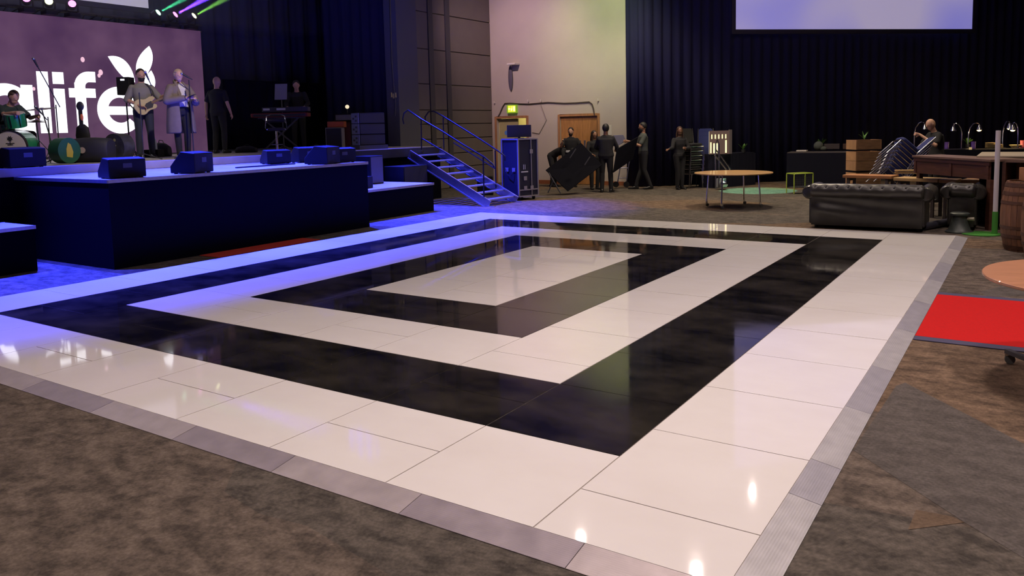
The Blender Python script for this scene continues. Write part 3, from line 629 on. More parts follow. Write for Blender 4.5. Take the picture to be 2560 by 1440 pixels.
b2 = on_deck(128, 392, -14.0); mic_stand(b2, (b2.x, b2.y, pp(124, 292, -14).z), (pp(118, 300, -14), pp(104, 284, -14)), 'short microphone stand between the cymbals and the green case')
b3 = on_deck(360, 402, -12.7); mic_stand(b3, (*b3.xy, pp(376, 232, -12.7).z), (pp(379, 215, -12.7), pp(372, 200, -12.7)), 'thin microphone stand at the right hand of the guitarist', .36)
# cases and bags upstage
CX1 = -13.1
t = thing('drum_case', 'round green drum case with a yellow emblem beside the black duffel bag', 'case', on_deck(166, 410, CX1), YAW + 1.2)
MB().cone((0, -.10, .225), (0, .14, .225), .22, .22, 26).build('shell', mat('green_case', (.008, .075, .035), .5, var=.1), t, smooth=True)
MB().prism([(-.06, .12), (.05, .10), (.07, .2), (.03, .33), (-.02, .36), (-.06, .25)], 'y', -.104, -.101).build('emblem', mat('emblem_yellow', (.38, .30, .03), .6), t)
t = thing('duffel_bag', 'large black duffel bag with round badge lying between green case and patterned case', 'bag', on_deck(226, 411, CX1), YAW)
MB().loft([((x, .05, .22 + (.0 if abs(x) < .3 else -.01)), (0, .20 * f, 0), (0, 0, .22 * f)) for x, f in ((-.36, .75), (-.33, .95), (-.1, 1), (.1, 1), (.33, .96), (.37, .8))], 16, 3).build('body', mat('black_nylon', (.012, .012, .016), .7, bump=.3, bscale=12), t, smooth=True)
MB().cone((-.03, -.17, .22), (-.03, -.176, .22), .055, .055, 16).build('badge', mat('badge_gold', (.35, .27, .18), .6), t)
t = thing('drum_case', 'round dark patterned case leaning at the right of the duffel bag', 'case', on_deck(298, 400, CX1), YAW - .35)
MB().cone((0, -.1, .25), (0, .15, .25), .25, .25, 26).build('shell', mat('patterned_case', (.03, .03, .035), .6, var=.5, vscale=9), t, smooth=True)
for z_ in (.38, .28): MB().cone((.03, -.101, z_), (.03, -.106, z_), .028, .028, 8).build('badge', mat('emblem_olive', (.3, .28, .1), .6), t)
t = thing('guitar', 'dark guitar with an orange patch standing upright on top of the duffel bag', 'guitar', V((*on_deck(208, 345, CX1 - .32).xy, DZ)), YAW)
h_ = .45
MB().loft([((0, 0, .03), (.15, 0, 0), (0, .05, 0)), ((0, 0, .18), (.17, 0, 0), (0, .055, 0)), ((0, 0, .34), (.12, 0, 0), (0, .05, 0)), ((0, 0, .48), (.13, 0, 0), (0, .05, 0)), ((0, 0, .62), (.11, 0, 0), (0, .04, 0)), ((0, 0, .68), (.04, 0, 0), (0, .03, 0))], 18).build('body', BPM, t, smooth=True)
MB().box(-.03, .03, -.04, -.01, .6, 1.02).build('neck', BP_, t); MB().sph((0, -.02, 1.0), .07, (1, .4, 1.2)).build('headstock', BP_, t, smooth=True)
MB().sph((.03, -.05, .80), .045, (.7, .3, 1.4)).build('patch', mat('orange_glow', (.6, .15, .06), .5), t, smooth=True)  # oval of plain orange colour
def bag(px, py, w_, h_, X, label, nm='bag'):
    t = thing(nm, label, 'bag', on_deck(px, py, X), YAW)
    MB().loft([((x * w_, 0, h_ * .5 * f), (0, .14 * f, 0), (0, 0, h_ * .5 * f)) for x, f in ((-.5, .5), (-.42, .8), (-.1, 1), (.2, .95), (.45, .7), (.5, .4))], 12, 2.6).build('body', MATS['black_nylon'], t, smooth=True)
    MB().tube([(-.1 * w_, 0, h_ * .95), (-.05 * w_, 0, h_ * 1.15), (.12 * w_, 0, h_ * 1.12), (.18 * w_, 0, h_ * .9)], .01, 6).build('strap', BP_, t)
bag(403, 388, .42, .30, -14.6, 'dark bag on stage behind the water bottles and the singer'); bag(617, 388, .5, .16, -14.6, 'flat dark bag lying on stage right of the bald man')
bag(790, 378, .3, .12, -14.4, 'small dark bag on stage near the keyboard player\'s feet')
for k, (px, py) in enumerate(((378, 368), (389, 366), (380, 385))):
    q = on_deck(px, py, -14.4); zb = DZ if k == 2 else DZ + .0
    if k < 2: q = V((*PX(px, 372, -14.4).xy, DZ + .161))
    t = thing('water_bottle', ('left of two clear water bottles standing on a box behind the guitarist', 'right of two clear water bottles standing on a box behind the guitarist', 'clear water bottle on the stage floor in front of the other two')[k], 'bottle', q)
    MB().lathe([(.001, 0), (.033, 0), (.035, .01), (.035, .13), (.03, .16), (.013, .19), (.013, .205), (.001, .205)]).build('body', mat('clear_plastic', (.75, .85, .85), .15, trans=.5), t, smooth=True)
    MB().lathe([(.001, .2055), (.016, .2055), (.016, .225), (.001, .225)]).build('cap', mat('bottle_cap', (.7, .75, .8), .5), t)
q = PX(384, 372, -14.4); tag(MB().cbox((q.x, q.y, DZ + .08), (.3, .3, .16), Euler((0, 0, YAW)).to_matrix()).build('stage_box', BPM), 'small black box under the two water bottles', 'box')
q = PX(330, 392, -14.7)
t = thing('loudspeaker', 'black speaker with a small white light behind the guitarist\'s shoulder', 'loudspeaker', (*PX(326, 392, -14.7).xy, DZ), YAW)
z_ = PX(326, 238, -14.7).z - DZ
MB().box(-.13, .13, -.1, .14, z_, z_ + .36).build('cabinet', BPM, t, bevel=.01); MB().box(-.04, .04, -.106, -.101, z_ + .29, z_ + .32).build('light', mat('white_led', (.5, .5, .5), .5, emit=(.9, .9, 1), estr=2.5), t)
MB().tube([(0, 0, .05), (0, 0, z_)], .016, 8).build('pole', BP_, t)
for a in (90, 210, 330): MB().tube([(0, 0, .3), (.3 * cos(radians(a)), .3 * sin(radians(a)), .012)], .012, 6).build('leg', BP_, t)
q = V((*P(540, 416, TZ).xy, TZ)); 
tag(MB().bar(P(605, 421, TZ) + V((-.15, 0, .012)), P(760, 411, TZ) + V((-.25, 0, .012)), .05, .02).build('cable_cover', BP_), 'thin black cable cover lying along the front edge of the stage extension', 'cable cover')
# ------------------------------------------------------------------ people
SKIN = mat('skin_light', (.52, .30, .21), .55, var=.05); SKIN2 = mat('skin_tan', (.33, .17, .10), .55, var=.05); SKIN3 = mat('skin_brown', (.16, .075, .045), .5, var=.05)
SHOE = mat('black_shoe', (.01, .01, .012), .4); SHOEW = mat('white_shoe', (.7, .68, .66), .5)
CBLK = mat('black_cotton', (.012, .012, .015), .9, sheen=.0); CDG = mat('dark_jersey', (.028, .030, .034), .9)
EYE = mat('eye_dark', (.02, .015, .012), .3)
DEF = dict(pelvis=(0, 0, .95), waist=(0, 0, 1.10), chest=(0, .01, 1.30), neck=(0, -.01, 1.47), head=(0, .015, 1.612),
           shL=(-.172, 0, 1.385), shR=(.172, 0, 1.385), elL=(-.235, -.02, 1.13), elR=(.235, -.02, 1.13), wrL=(-.245, .08, .88), wrR=(.245, .08, .88),
           hiL=(-.09, 0, .92), hiR=(.09, 0, .92), knL=(-.105, .03, .50), knR=(.105, .03, .50), anL=(-.115, -.01, .08), anR=(.115, -.01, .08),
           look=(0, 1, 0), toeL=(-.03, .17), toeR=(.03, .17), handL=None, handR=None, curlL=.5, curlR=.5)
def hand(mb, w, d, nrm, side, curl):
    w, d = V(w), V(d).normalized(); nrm = V(nrm); nrm = (nrm - d * nrm.dot(d)).normalized(); s = d.cross(nrm) * side
    mb.loft([(w, s * .024, nrm * .017), (w + d * .03, s * .034, nrm * .016), (w + d * .085, s * .038, nrm * .013), (w + d * .092, s * .034, nrm * .010)], 12)
    for k, (o, ln) in enumerate(((-.029, .068), (-.010, .078), (.010, .073), (.028, .058))):
        p = w + d * .082 + s * o; dd = d.copy(); pts = [p]
        for j, f in enumerate((.42, .32, .26)):
            dd = Quaternion(s * side, curl * (.55 + .25 * j) * (1 + .12 * k)) @ dd; p = p + dd * ln * f; pts.append(p)
        mb.limb(pts, [.0090, .0084, .0078, .0068], 8)
    p = w + d * .022 - s * .026; dd = (d * .75 - s * .65).normalized(); q = p + dd * .035; dd2 = (dd + nrm * -.4 * curl + d * .3).normalized(); q2 = q + dd2 * .03
    mb.limb([p, q, q2], [.0115, .0098, .008], 8)
def remesh(o, vx, sm=2, f=.5):
    r = o.modifiers.new('r', 'REMESH'); r.mode = 'VOXEL'; r.voxel_size = vx; r.use_smooth_shade = True
    s = o.modifiers.new('s', 'SMOOTH'); s.factor = f; s.iterations = sm
    return freeze(o)
def person(label, loc, rz, h=1.75, pose={}, skin=SKIN, shirt=CBLK, trousers=CBLK, shoe=SHOE, hair=None, hair_style='short', sleeve='short', coat=None, beard=None, build=1.0, apron=None, group=None, seen_hands=True):
    J = dict(DEF); J.update(pose); k = h / 1.75
    t = thing('person', label, 'person', loc, rz, group); t.scale = (k, k, k)
    g = {a: V(b) for a, b in J.items() if isinstance(b, tuple) and len(b) == 3}
    look = g['look'].normalized(); H = g['head']; up = (H - g['neck']); up = (up + V((0, 0, .08))).normalized(); hr = look.cross(up).normalized(); look = up.cross(hr)
    HR = Matrix((hr, look, up)).transposed()
    def hp(x, y, z): return H + HR @ V((x, y, z))
    B = build
    shv = (g['shR'] - g['shL']); hv = (g['hiR'] - g['hiL']).normalized(); sv = shv.normalized()
    def sec(c, rv, upv, rx, ry): f = upv.cross(rv).normalized(); return (c, rv * rx, f * ry)
    up1 = (g['waist'] - g['pelvis']).normalized(); up2 = (g['chest'] - g['waist']).normalized(); up3 = (g['neck'] - g['chest']).normalized(); mv = (hv + sv).normalized()
    def torso(mb, e=0):
        mb.loft([sec(g['pelvis'] - up1 * .10, hv, up1, (.11 + e) * B, .085 + e), sec(g['pelvis'] - up1 * .02, hv, up1, (.165 + e) * B, .11 + e), sec(g['waist'], mv, up1, (.140 + e) * B, (.098 + e) * B), sec(g['chest'] - up2 * .05, sv, up2, (.163 + e) * B, .115 + e), sec(g['chest'] + up3 * .06, sv, up3, (.180 + e) * B, .108 + e),
                 sec(g['neck'] - up3 * .085, sv, up3, .165 + e, .085 + e), sec(g['neck'] - up3 * .045, sv, up3, .12 + e, .07 + e), sec(g['neck'] - up3 * .01, sv, up3, .06 + e * .8, .055 + e * .8)], 20, 2.3)
        for s in 'LR': mb.sph(g['sh' + s] - V((0, 0, .012)), .048 + e, n=14, m=8)
    def arm(mb, s, e=0, part='full'):
        a, b, c = g['sh' + s] - V((0, 0, .012)), g['el' + s], g['wr' + s]
        if part == 'short': mb.limb([a, a + (b - a) * .5, a + (b - a) * .72], [.048 + e, .047 + e, .050 + e]); return
        if part == 'elbow': mb.limb([a, b], [.048 + e, .050 + e]); return
        mb.limb([a, a + (b - a) * .5, b], [.048 + e, .044 + e, .038 + e]); m = b + (c - b) * .3; mb.limb([b, m, b + (c - b) * (.97 if e else 1)], [.038 + e, .038 + e, .026 + e])
    def leg(mb, s, e=0, lo=1.0):
        a, b, c = g['hi' + s], g['kn' + s], g['an' + s]
        mb.limb([a, a + (b - a) * .4, b], [.088 + e, .075 + e, .054 + e]); m = b + (c - b) * .3; mb.limb([b, m, b + (c - b) * lo], [.053 + e, .054 + e, .038 + e * 1.3])
    m_ = MB(); torso(m_)
    m_.cone(g['neck'] - up3 * .06, hp(0, -.01, -.05), .058, .052, 14)
    m_.sph(H + up * .012, .1, (.78, .96, 1.08), 20, 14, HR); m_.sph(hp(0, .030, -.055), .062, (.88, .9, 1.0), 16, 10, HR)
    m_.loft([(hp(0, .088, .022), hr * .008, look * .006), (hp(0, .100, -.012), hr * .014, look * .012), (hp(0, .092, -.024), hr * .012, look * .008)], 8)
    m_.sph(hp(0, .085, -.052), .02, (1.2, .45, .5), 10, 6, HR)
    for s in (-1, 1): m_.sph(hp(s * .078, -.005, -.002), .024, (.35, .7, 1.2), 10, 8, HR)
    for s, sd in (('L', -1), ('R', 1)):
        arm(m_, s); leg(m_, s)
        if seen_hands:
            hd = J['hand' + s]; d = V(hd) if hd else (g['wr' + s] - g['el' + s])
            nn = V((-sd, 0, 0)) if abs(d.normalized().x) < .8 else V((0, 0, -1))
            hand(m_, g['wr' + s], d, nn, sd, J['curl' + s])
        toe = V((g['an' + s].x + J['toe' + s][0], g['an' + s].y + J['toe' + s][1], .03)); m_.limb([g['an' + s] - V((0, 0, .02)), (g['an' + s] + toe) / 2 - V((0, 0, .01))], [.030, .022], 10)
    body = m_.build('body', skin, t, smooth=True); remesh(body, .0075, 3)
    e_ = MB()
    for s in (-1, 1): e_.sph(hp(s * .03, .083, .006), .0095, (1.1, .6, .7), 8, 6, HR)
    e_.build('eyes', EYE, body, smooth=True)
    # clothing
    m_ = MB(); torso(m_, .014)
    if sleeve != 'none':
        for s in 'LR': arm(m_, s, .014, {'short': 'short', 'long': 'full', 'elbow': 'elbow'}[sleeve])
    o = m_.build('shirt', shirt, t, smooth=True); remesh(o, .012, 4)
    m_ = MB(); m_.loft([sec(g['pelvis'] - up1 * .10, hv, up1, .12 * B, .10), sec(g['pelvis'] - up1 * .02, hv, up1, .182 * B, .128), sec(g['pelvis'] + up1 * .06, hv, up1, .172 * B, .122)], 18, 2.3)
    for s in 'LR': leg(m_, s, .013, .97)
    o = m_.build('trousers', trousers, t, smooth=True); remesh(o, .012, 4)
    for s, sd in (('L', -1), ('R', 1)):
        a = g['an' + s]; tx, ty = J['toe' + s]; d = V((tx, ty, 0)).normalized(); r_ = d.cross(V((0, 0, 1)))
        fz = a.z - .08
        MB().loft([(a - d * .075 + V((0, 0, -.045)), r_ * .02, V((0, 0, .03))), (a - d * .055 + V((0, 0, -.035)), r_ * .038, V((0, 0, .045))), (a + d * .03 + V((0, 0, -.035)), r_ * .042, V((0, 0, .045))), (a + d * .11 + V((0, 0, -.05)), r_ * .047, V((0, 0, .03))), (a + d * .18 + V((0, 0, -.055)), r_ * .038, V((0, 0, .024))), (a + d * .205 + V((0, 0, -.06)), r_ * .015, V((0, 0, .015)))], 14, 2.6).build('shoe', shoe, t, smooth=True)
    if hair:
        m_ = MB(); hm = MB()
        c = H + up * .016 - look * .006
        vs = []; fs = []; n, mm = 22, 12
        full = hair_style in ('long', 'bun', 'hood')
        m_.sph(c + up * .012 - look * .014, .1, (.88, 1.02, 1.08), n, mm, HR)
        o = m_.build('hair', hair, body, smooth=True)
        bm = bmesh.new(); bm.from_mesh(o.data); iv = HR.inverted()
        for v in list(bm.verts):
            q = iv @ (v.co - H)
            cut = (q.y > .035 and q.z < .055) or (q.y > -.005 and q.z < -.0) or q.z < (-.07 if full else -.045)
            if hair_style == 'hood': cut = q.y > .055 and q.z < .06
            if cut: bm.verts.remove(v)
        bm.to_mesh(o.data); bm.free()
        sd_ = o.modifiers.new('s', 'SOLIDIFY'); sd_.thickness = .012
        if hair_style == 'bun': MB().sph(hp(0, -.115, .03), .04).build('hair_bun', hair, body, smooth=True)
        if hair_style == 'long':
            MB().loft([(hp(0, -.05, .05), hr * .07, look * .05), (hp(0, -.065, -.05), hr * .085, look * .045), (hp(0, -.075, -.15), hr * .09, look * .035), (hp(0, -.08, -.25), hr * .07, look * .025)], 14, 2.4).build('hair_length', hair, body, smooth=True)
            for s in (-1, 1): MB().loft([(hp(s * .075, .01, .04), hr * .015, look * .04), (hp(s * .085, .01, -.07), hr * .02, look * .045), (hp(s * .085, .03, -.19), hr * .02, look * .035)], 10).build('hair_lock', hair, body, smooth=True)
    if beard:
        o = MB().sph(hp(0, .034, -.062), .066, (.93, .92, 1.0), 16, 10, HR).build('beard', beard, body, smooth=True)
        bm = bmesh.new(); bm.from_mesh(o.data); iv = HR.inverted()
        for v in list(bm.verts):
            q = iv @ (v.co - H)
            if q.z > -.035 or q.y < -.02: bm.verts.remove(v)
        bm.to_mesh(o.data); bm.free()
    if coat: coat(t, g, body)
    if apron: apron(t, g)
    return t
def face(loc, off=0):
    d = CAM - V(loc); return atan2(d.y, d.x) - pi / 2 + radians(off)
def put(px, yf, X): q = PX(px, yf, X); return V((q.x, q.y, DZ))
# ---- singer in a long coat
WX = -12.75
sp = put(458, 388, WX)
COAT = mat('grey_brown_wool_coat', (.17, .135, .12), .9, var=.08, vscale=14, sheen=.0)
def long_coat(t, g, body):
    m_ = MB(); n = 26
    prof = [(1.455, .075, .07, 20), (1.42, .17, .105, 26), (1.34, .215, .145, 28), (1.15, .225, .165, 28), (.95, .24, .18, 26), (.7, .262, .20, 24), (.48, .275, .215, 24)]
    vs = []
    for z, rx, ry, gap in prof:
        for i in range(n + 1):
            a = radians(90 + gap + (360 - 2 * gap) * i / n); w = 1 + .03 * sin(i * 2.1) * (1.5 - z)
            vs.append((rx * cos(a) * w, ry * sin(a) * w + .0, z))
    fs = [(k * (n + 1) + i, k * (n + 1) + i + 1, (k + 1) * (n + 1) + i + 1, (k + 1) * (n + 1) + i) for k in range(len(prof) - 1) for i in range(n)]
    m_.add(vs, fs); o = m_.build('coat', COAT, t, smooth=True, sharp=80)
    so = o.modifiers.new('s', 'SOLIDIFY'); so.thickness = .018; so.offset = 1; su = o.modifiers.new('u', 'SUBSURF'); su.levels = su.render_levels = 1
    for s in 'LR':
        a, b, c = g['sh' + s], g['el' + s], g['wr' + s]
        q = MB(); q.limb([a + V((0, 0, -.02)), a + (b - a) * .5, b], [.088, .088, .082]); q.limb([b, b + (c - b) * .5, b + (c - b) * .85], [.082, .075, .062]); o2 = q.build('sleeve', COAT, o, smooth=True); remesh(o2, .014, 5)
    c_ = MB()
    for s in (-1, 1): c_.loft([((s * .07, -.02, 1.50), (.02, 0, 0), (0, .05, 0)), ((s * .10, .085, 1.42), (.03, 0, 0), (0, .02, 0)), ((s * .085, .155, 1.25), (.035, 0, 0), (0, .012, 0)), ((s * .075, .17, 1.1), (.01, 0, 0), (0, .01, 0))], 10)
    c_.loft([((-.07, -.06, 1.50), (0, .02, 0), (0, 0, .035)), ((0, -.085, 1.51), (0, .02, 0), (0, 0, .04)), ((.07, -.06, 1.50), (0, .02, 0), (0, 0, .035))], 8)
    c_.build('lapel', COAT, o, smooth=True)
    cf = MB(); a, b = g['elL'], g['wrL']; cf.cone(a + (b - a) * .84, a + (b - a) * .97, .05, .045, 14); a, b = g['elR'], g['wrR']; cf.cone(a + (b - a) * .84, a + (b - a) * .97, .05, .045, 14); cf.build('cuff', CBLK, o, smooth=True)
person('singer in a long grey-brown coat and white trainers, at a microphone', sp, face(sp, 32), 1.70,
       dict(wrR=(.06, .33, 1.17), elR=(.30, .06, 1.12), wrL=(-.10, .36, 1.12), elL=(-.29, .08, 1.10), look=(.25, 1, 0), handL=(.2, .6, .35), handR=(-.35, .8, .1), curlL=1.3, curlR=.5, anL=(-.12, -.02, .08), anR=(.10, .05, .08)),
       shirt=mat('white_tee', (.6, .58, .56), .85), trousers=CBLK, shoe=SHOEW, hair=mat('blonde_hair', (.38, .28, .20), .5), hair_style='bun', coat=long_coat)
# phone held by the singer and her microphone stand
Rw = Matrix.Rotation(face(sp, 32), 4, 'Z'); K = 1.70 / 1.75
def sw(x, y, z): return V(sp) + Rw.to_3x3() @ (V((x, y, z)) * K)
tag(MB().cbox((0, 0, 0), (.07, .15, .009)).build('phone', BP_, None, bevel=.003), 'small dark phone lying in the hand of the singer', 'phone')
ph = bpy.data.objects['phone']; ph.location = sw(.02, .45, 1.205); ph.rotation_euler = (.3, 0, face(sp, 32) + .4)
mb0 = PX(486, 404, -12.35); mb0.z = DZ; mt = PX(470, 202, -12.35)
mic_stand(mb0, (*PX(473, 214, -12.35).xy, PX(478, 200, -12.35).z), (PX(481, 199, -12.35), PX(474, 195, -12.38)), 'microphone stand held by the singer in the long coat', .38)
# ---- guitarist
gp = put(366, 393, -14.2)
person('bearded guitarist in a grey t-shirt playing a cream electric guitar', gp, face(gp, 8), 1.80,
       dict(look=(-.1, 1, -.35), elR=(.27, -.03, 1.14), wrR=(.08, .24, 1.01), handR=(-.8, .1, -.2), elL=(-.31, .06, 1.16), wrL=(-.40, .28, 1.24), handL=(-.1, .4, .5), curlR=.8, curlL=1.2),
       shirt=mat('grey_tee', (.20, .19, .17), .85), trousers=mat('dark_slate_denim', (.02, .025, .045), .8), hair=mat('dark_brown_hair', (.02, .013, .01), .6), beard=mat('dark_brown_hair', (.02, .013, .01), .6), sleeve='elbow')
gt = thing('electric_guitar', 'cream electric guitar with dark pickguard slung on the bearded guitarist', 'guitar', gp, face(gp, 8))
Rg = Matrix.Translation((-.04, .205, 1.06)) @ Matrix.Rotation(radians(24), 4, 'Y') @ Matrix.Scale(-1, 4, (1, 0, 0))
def gpoly(poly, y0, y1, m, nm, par):
    b = MB(); b.prism(poly, 'y', y0, y1); b.v = [Rg @ v for v in b.v]; return b.build(nm, m, par, bevel=.006)
bd = gpoly([(-.23, 0), (-.225, .06), (-.20, .11), (-.15, .15), (-.10, .16), (-.05, .145), (-.01, .12), (.03, .112), (.08, .12), (.13, .128), (.18, .11), (.205, .075), (.19, .045), (.15, .035), (.12, .02), (.12, -.03), (.15, -.045), (.175, -.07), (.165, -.11), (.12, -.13), (.07, -.125), (.02, -.12), (-.03, -.13), (-.08, -.155), (-.13, -.16), (-.18, -.135), (-.215, -.08)], -.02, .022, mat('cream_guitar', (.55, .46, .24), .3, coat=.5), 'body', gt)
gpoly([(-.05, -.08), (.08, -.09), (.13, -.03), (.11, .04), (0, .03), (-.06, -.02)], .023, .027, BP_, 'pickguard', bd)
nk = gpoly([(.1, -.022), (.62, -.018), (.62, .018), (.1, .022)], .005, .030, mat('maple_neck', (.16, .09, .05), .5), 'neck', gt)
gpoly([(.62, -.02), (.78, -.045), (.80, .02), (.66, .035), (.62, .02)], .002, .020, BP_, 'headstock', nk)
MB().tube([(-.19, .2, 1.20), (-.17, .16, 1.34), (-.10, .12, 1.47), (-.04, .02, 1.50), (.05, -.10, 1.45), (.16, -.16, 1.25), (.24, .02, 1.08), (.20, .18, .99)], .014, 6).build('strap', BP_, gt)
# ---- bald man with his back turned, keyboard player, drummer
bp_ = put(552, 388, -14.9)
person('bald man in black t-shirt with his back turned, beside the led wall', bp_, face(bp_, 150), 1.78,
       dict(look=(.2, 1, .05), elR=(.26, -.05, 1.14), wrR=(.30, .02, .90), elL=(-.26, -.04, 1.14), wrL=(-.28, -.02, .90)), build=1.1, skin=SKIN)
kq = V((*PX(750, 377, KX - .55).xy, DZ))
person('dark-haired keyboard player in black, looking down at his keys', kq, face(kq, -5), 1.80,
       dict(neck=(0, .06, 1.46), head=(.0, .13, 1.60), look=(-.1, 1, -.55), shL=(-.18, .05, 1.40), shR=(.18, .05, 1.40), elL=(-.27, .12, 1.15), elR=(.27, .12, 1.15), wrL=(-.20, .36, 1.06), wrR=(.22, .36, 1.06), handL=(0, 1, -.2), handR=(0, 1, -.2)), hair=MATS['dark_brown_hair'], sleeve='long')
MB  # seated drummer
dp = V((*PX(18, 400, DRX - .55).xy, DZ))
person('seated drummer in dark clothes reaching out over his green drum kit', dp, face(dp, 35), 1.75,
       dict(pelvis=(0, 0, .55), waist=(0, .04, .70), chest=(0, .12, .90), neck=(0, .22, 1.06), head=(0, .32, 1.19), look=(.2, 1, -.5), shL=(-.18, .18, 1.02), shR=(.18, .18, 1.02), elL=(-.26, .35, .82), wrL=(-.2, .6, .85), elR=(.28, .42, .88), wrR=(.30, .70, .90),
            hiL=(-.09, .02, .53), hiR=(.09, .02, .53), knL=(-.2, .45, .52), knR=(.2, .45, .52), anL=(-.22, .42, .08), anR=(.22, .45, .08), handL=(0, 1, -.1), handR=(0, 1, -.1), curlL=1.2, curlR=1.2), hair=mat('brown_hair', (.07, .04, .025), .6), shirt=mat('dark_teal_shirt', (.02, .035, .04), .8), sleeve='short')
t = thing('drum_stool', 'round black drum stool under the seated drummer', 'stool', dp); MB().lathe([(.01, .37), (.15, .37), (.16, .40), (.15, .43), (.01, .43)]).build('seat', BP_, t, smooth=True)
MB().tube([(0, 0, .2), (0, 0, .37)], .02, 8).build('column', CHR, t)
for a in (0, 120, 240): MB().tube([(0, 0, .25), (.25 * cos(radians(a)), .25 * sin(radians(a)), .012)], .012, 6).build('leg', CHR, t)
# ---- crew on the floor
def fl_(px, py): q = P(px, py, 0); q.z = 0; return q
q = fl_(1516, 481)
person('person in black seen from behind, standing in the middle of the crew by the wall', q, face(q, 172), 1.84, dict(elL=(-.27, .08, 1.15), elR=(.27, .08, 1.15), wrL=(-.22, .33, 1.08), wrR=(.22, .33, 1.08), anL=(-.11, -.02, .08), anR=(.12, .02, .08)), skin=SKIN3, hair=mat('black_hair', (.008, .008, .009), .6), hair_style='hood', sleeve='long', build=1.15)
q = fl_(1609, 473)
person('man in dark grey t-shirt and dark trousers lifting a folded table at the drape', q, face(q, -78), 1.86, dict(look=(.1, 1, -.1), elL=(-.24, .14, 1.14), elR=(.22, .16, 1.14), wrL=(-.13, .40, 1.26), wrR=(.12, .40, 1.26), handL=(.1, 1, .1), handR=(-.1, 1, .1), curlL=1.1, curlR=1.1, anL=(-.10, -.16, .09), anR=(.10, .18, .08), knL=(-.10, .0, .50)), skin=SKIN2, shirt=mat('grey_green_tee', (.055, .065, .060), .85), hair=MATS['black_hair'], beard=MATS['black_hair'])
q = fl_(1699, 473)
person('woman in black at the left of the tall chair stack, one hand on the chairs', q, face(q, 28), 1.72, dict(look=(.3, 1, -.1), elL=(-.25, .08, 1.14), wrL=(-.06, .26, 1.14), elR=(.28, .12, 1.16), wrR=(.42, .22, 1.14), handL=(.6, .5, .1), handR=(.6, .3, -.1), anL=(-.07, 0, .08), anR=(.07, .0, .08), knL=(-.07, .03, .5), knR=(.07, .03, .5)), skin=SKIN3, hair=mat('auburn_hair', (.05, .022, .014), .6), hair_style='long', sleeve='long', build=.9)
q = fl_(1490, 476); q = q + FWD * .35
person('slim woman in black leggings among the crew, left of the person seen from behind', q, face(q, 20), 1.66, dict(look=(-.2, 1, -.2), elL=(-.25, .10, 1.14), wrL=(-.2, .34, 1.05), elR=(.25, .1, 1.14), wrR=(.2, .34, 1.05), anL=(-.08, 0, .08), anR=(.10, .02, .08)), skin=SKIN2, hair=MATS['dark_brown_hair'], hair_style='long', sleeve='long', build=.9)
q = fl_(1432, 470); q = q + FWD * .45
def apr(t, g): MB().loft([((0, .02, 1.02), (.19, 0, 0), (0, .15, 0)), ((0, .02, 1.08), (.175, 0, 0), (0, .14, 0))], 20).build('belt', mat('pale_apron_tie', (.5, .5, .55), .7), t, smooth=True)
person('bearded man in black with a pale waist tie, standing before the oak doors', q, face(q, -8), 1.76, dict(look=(0, 1, -.3), elL=(-.30, .02, 1.16), wrL=(-.30, .18, .98), elR=(.28, .12, 1.18), wrR=(.20, .30, 1.30), handR=(.1, .4, .9), curlL=1, curlR=1.1), hair=MATS['dark_brown_hair'], beard=MATS['dark_brown_hair'], apron=apr, build=1.1)
q = fl_(1391, 470) + FWD * .5
person('crew member in black bending forward at the left end of the crew', q, face(q, 62), 1.74, dict(pelvis=(0, -.1, .92), waist=(0, .05, 1.02), chest=(0, .25, 1.08), neck=(0, .42, 1.08), head=(0, .56, 1.04), look=(0, .6, -1), shL=(-.18, .36, 1.06), shR=(.18, .36, 1.06), elL=(-.22, .42, .80), wrL=(-.16, .55, .62), elR=(.22, .42, .80), wrR=(.16, .55, .62), hiL=(-.09, -.1, .88), hiR=(.09, -.1, .88), knL=(-.1, -.02, .48), knR=(.1, -.02, .48), anL=(-.1, -.08, .08), anR=(.1, -.08, .08)), hair=MATS['black_hair'], hair_style='hood', sleeve='long')
q = P(2338, 445, 0) ; q = PD(2338, 470, 16.9); q.z = 0
BALD = q
person('bald man in black wheeling a leaning stack of chairs behind the bar counter', q, face(q, -62), 1.80, dict(neck=(0, .06, 1.46), head=(0, .13, 1.60), look=(-.1, 1, -.35), shL=(-.17, .05, 1.40), shR=(.17, .05, 1.40), elL=(-.30, .18, 1.18), wrL=(-.10, .40, 1.40), elR=(.24, .20, 1.16), wrR=(.12, .42, 1.0), handL=(.2, 1, .2), handR=(0, 1, 0), curlL=1.2, curlR=1.2), build=1.12)
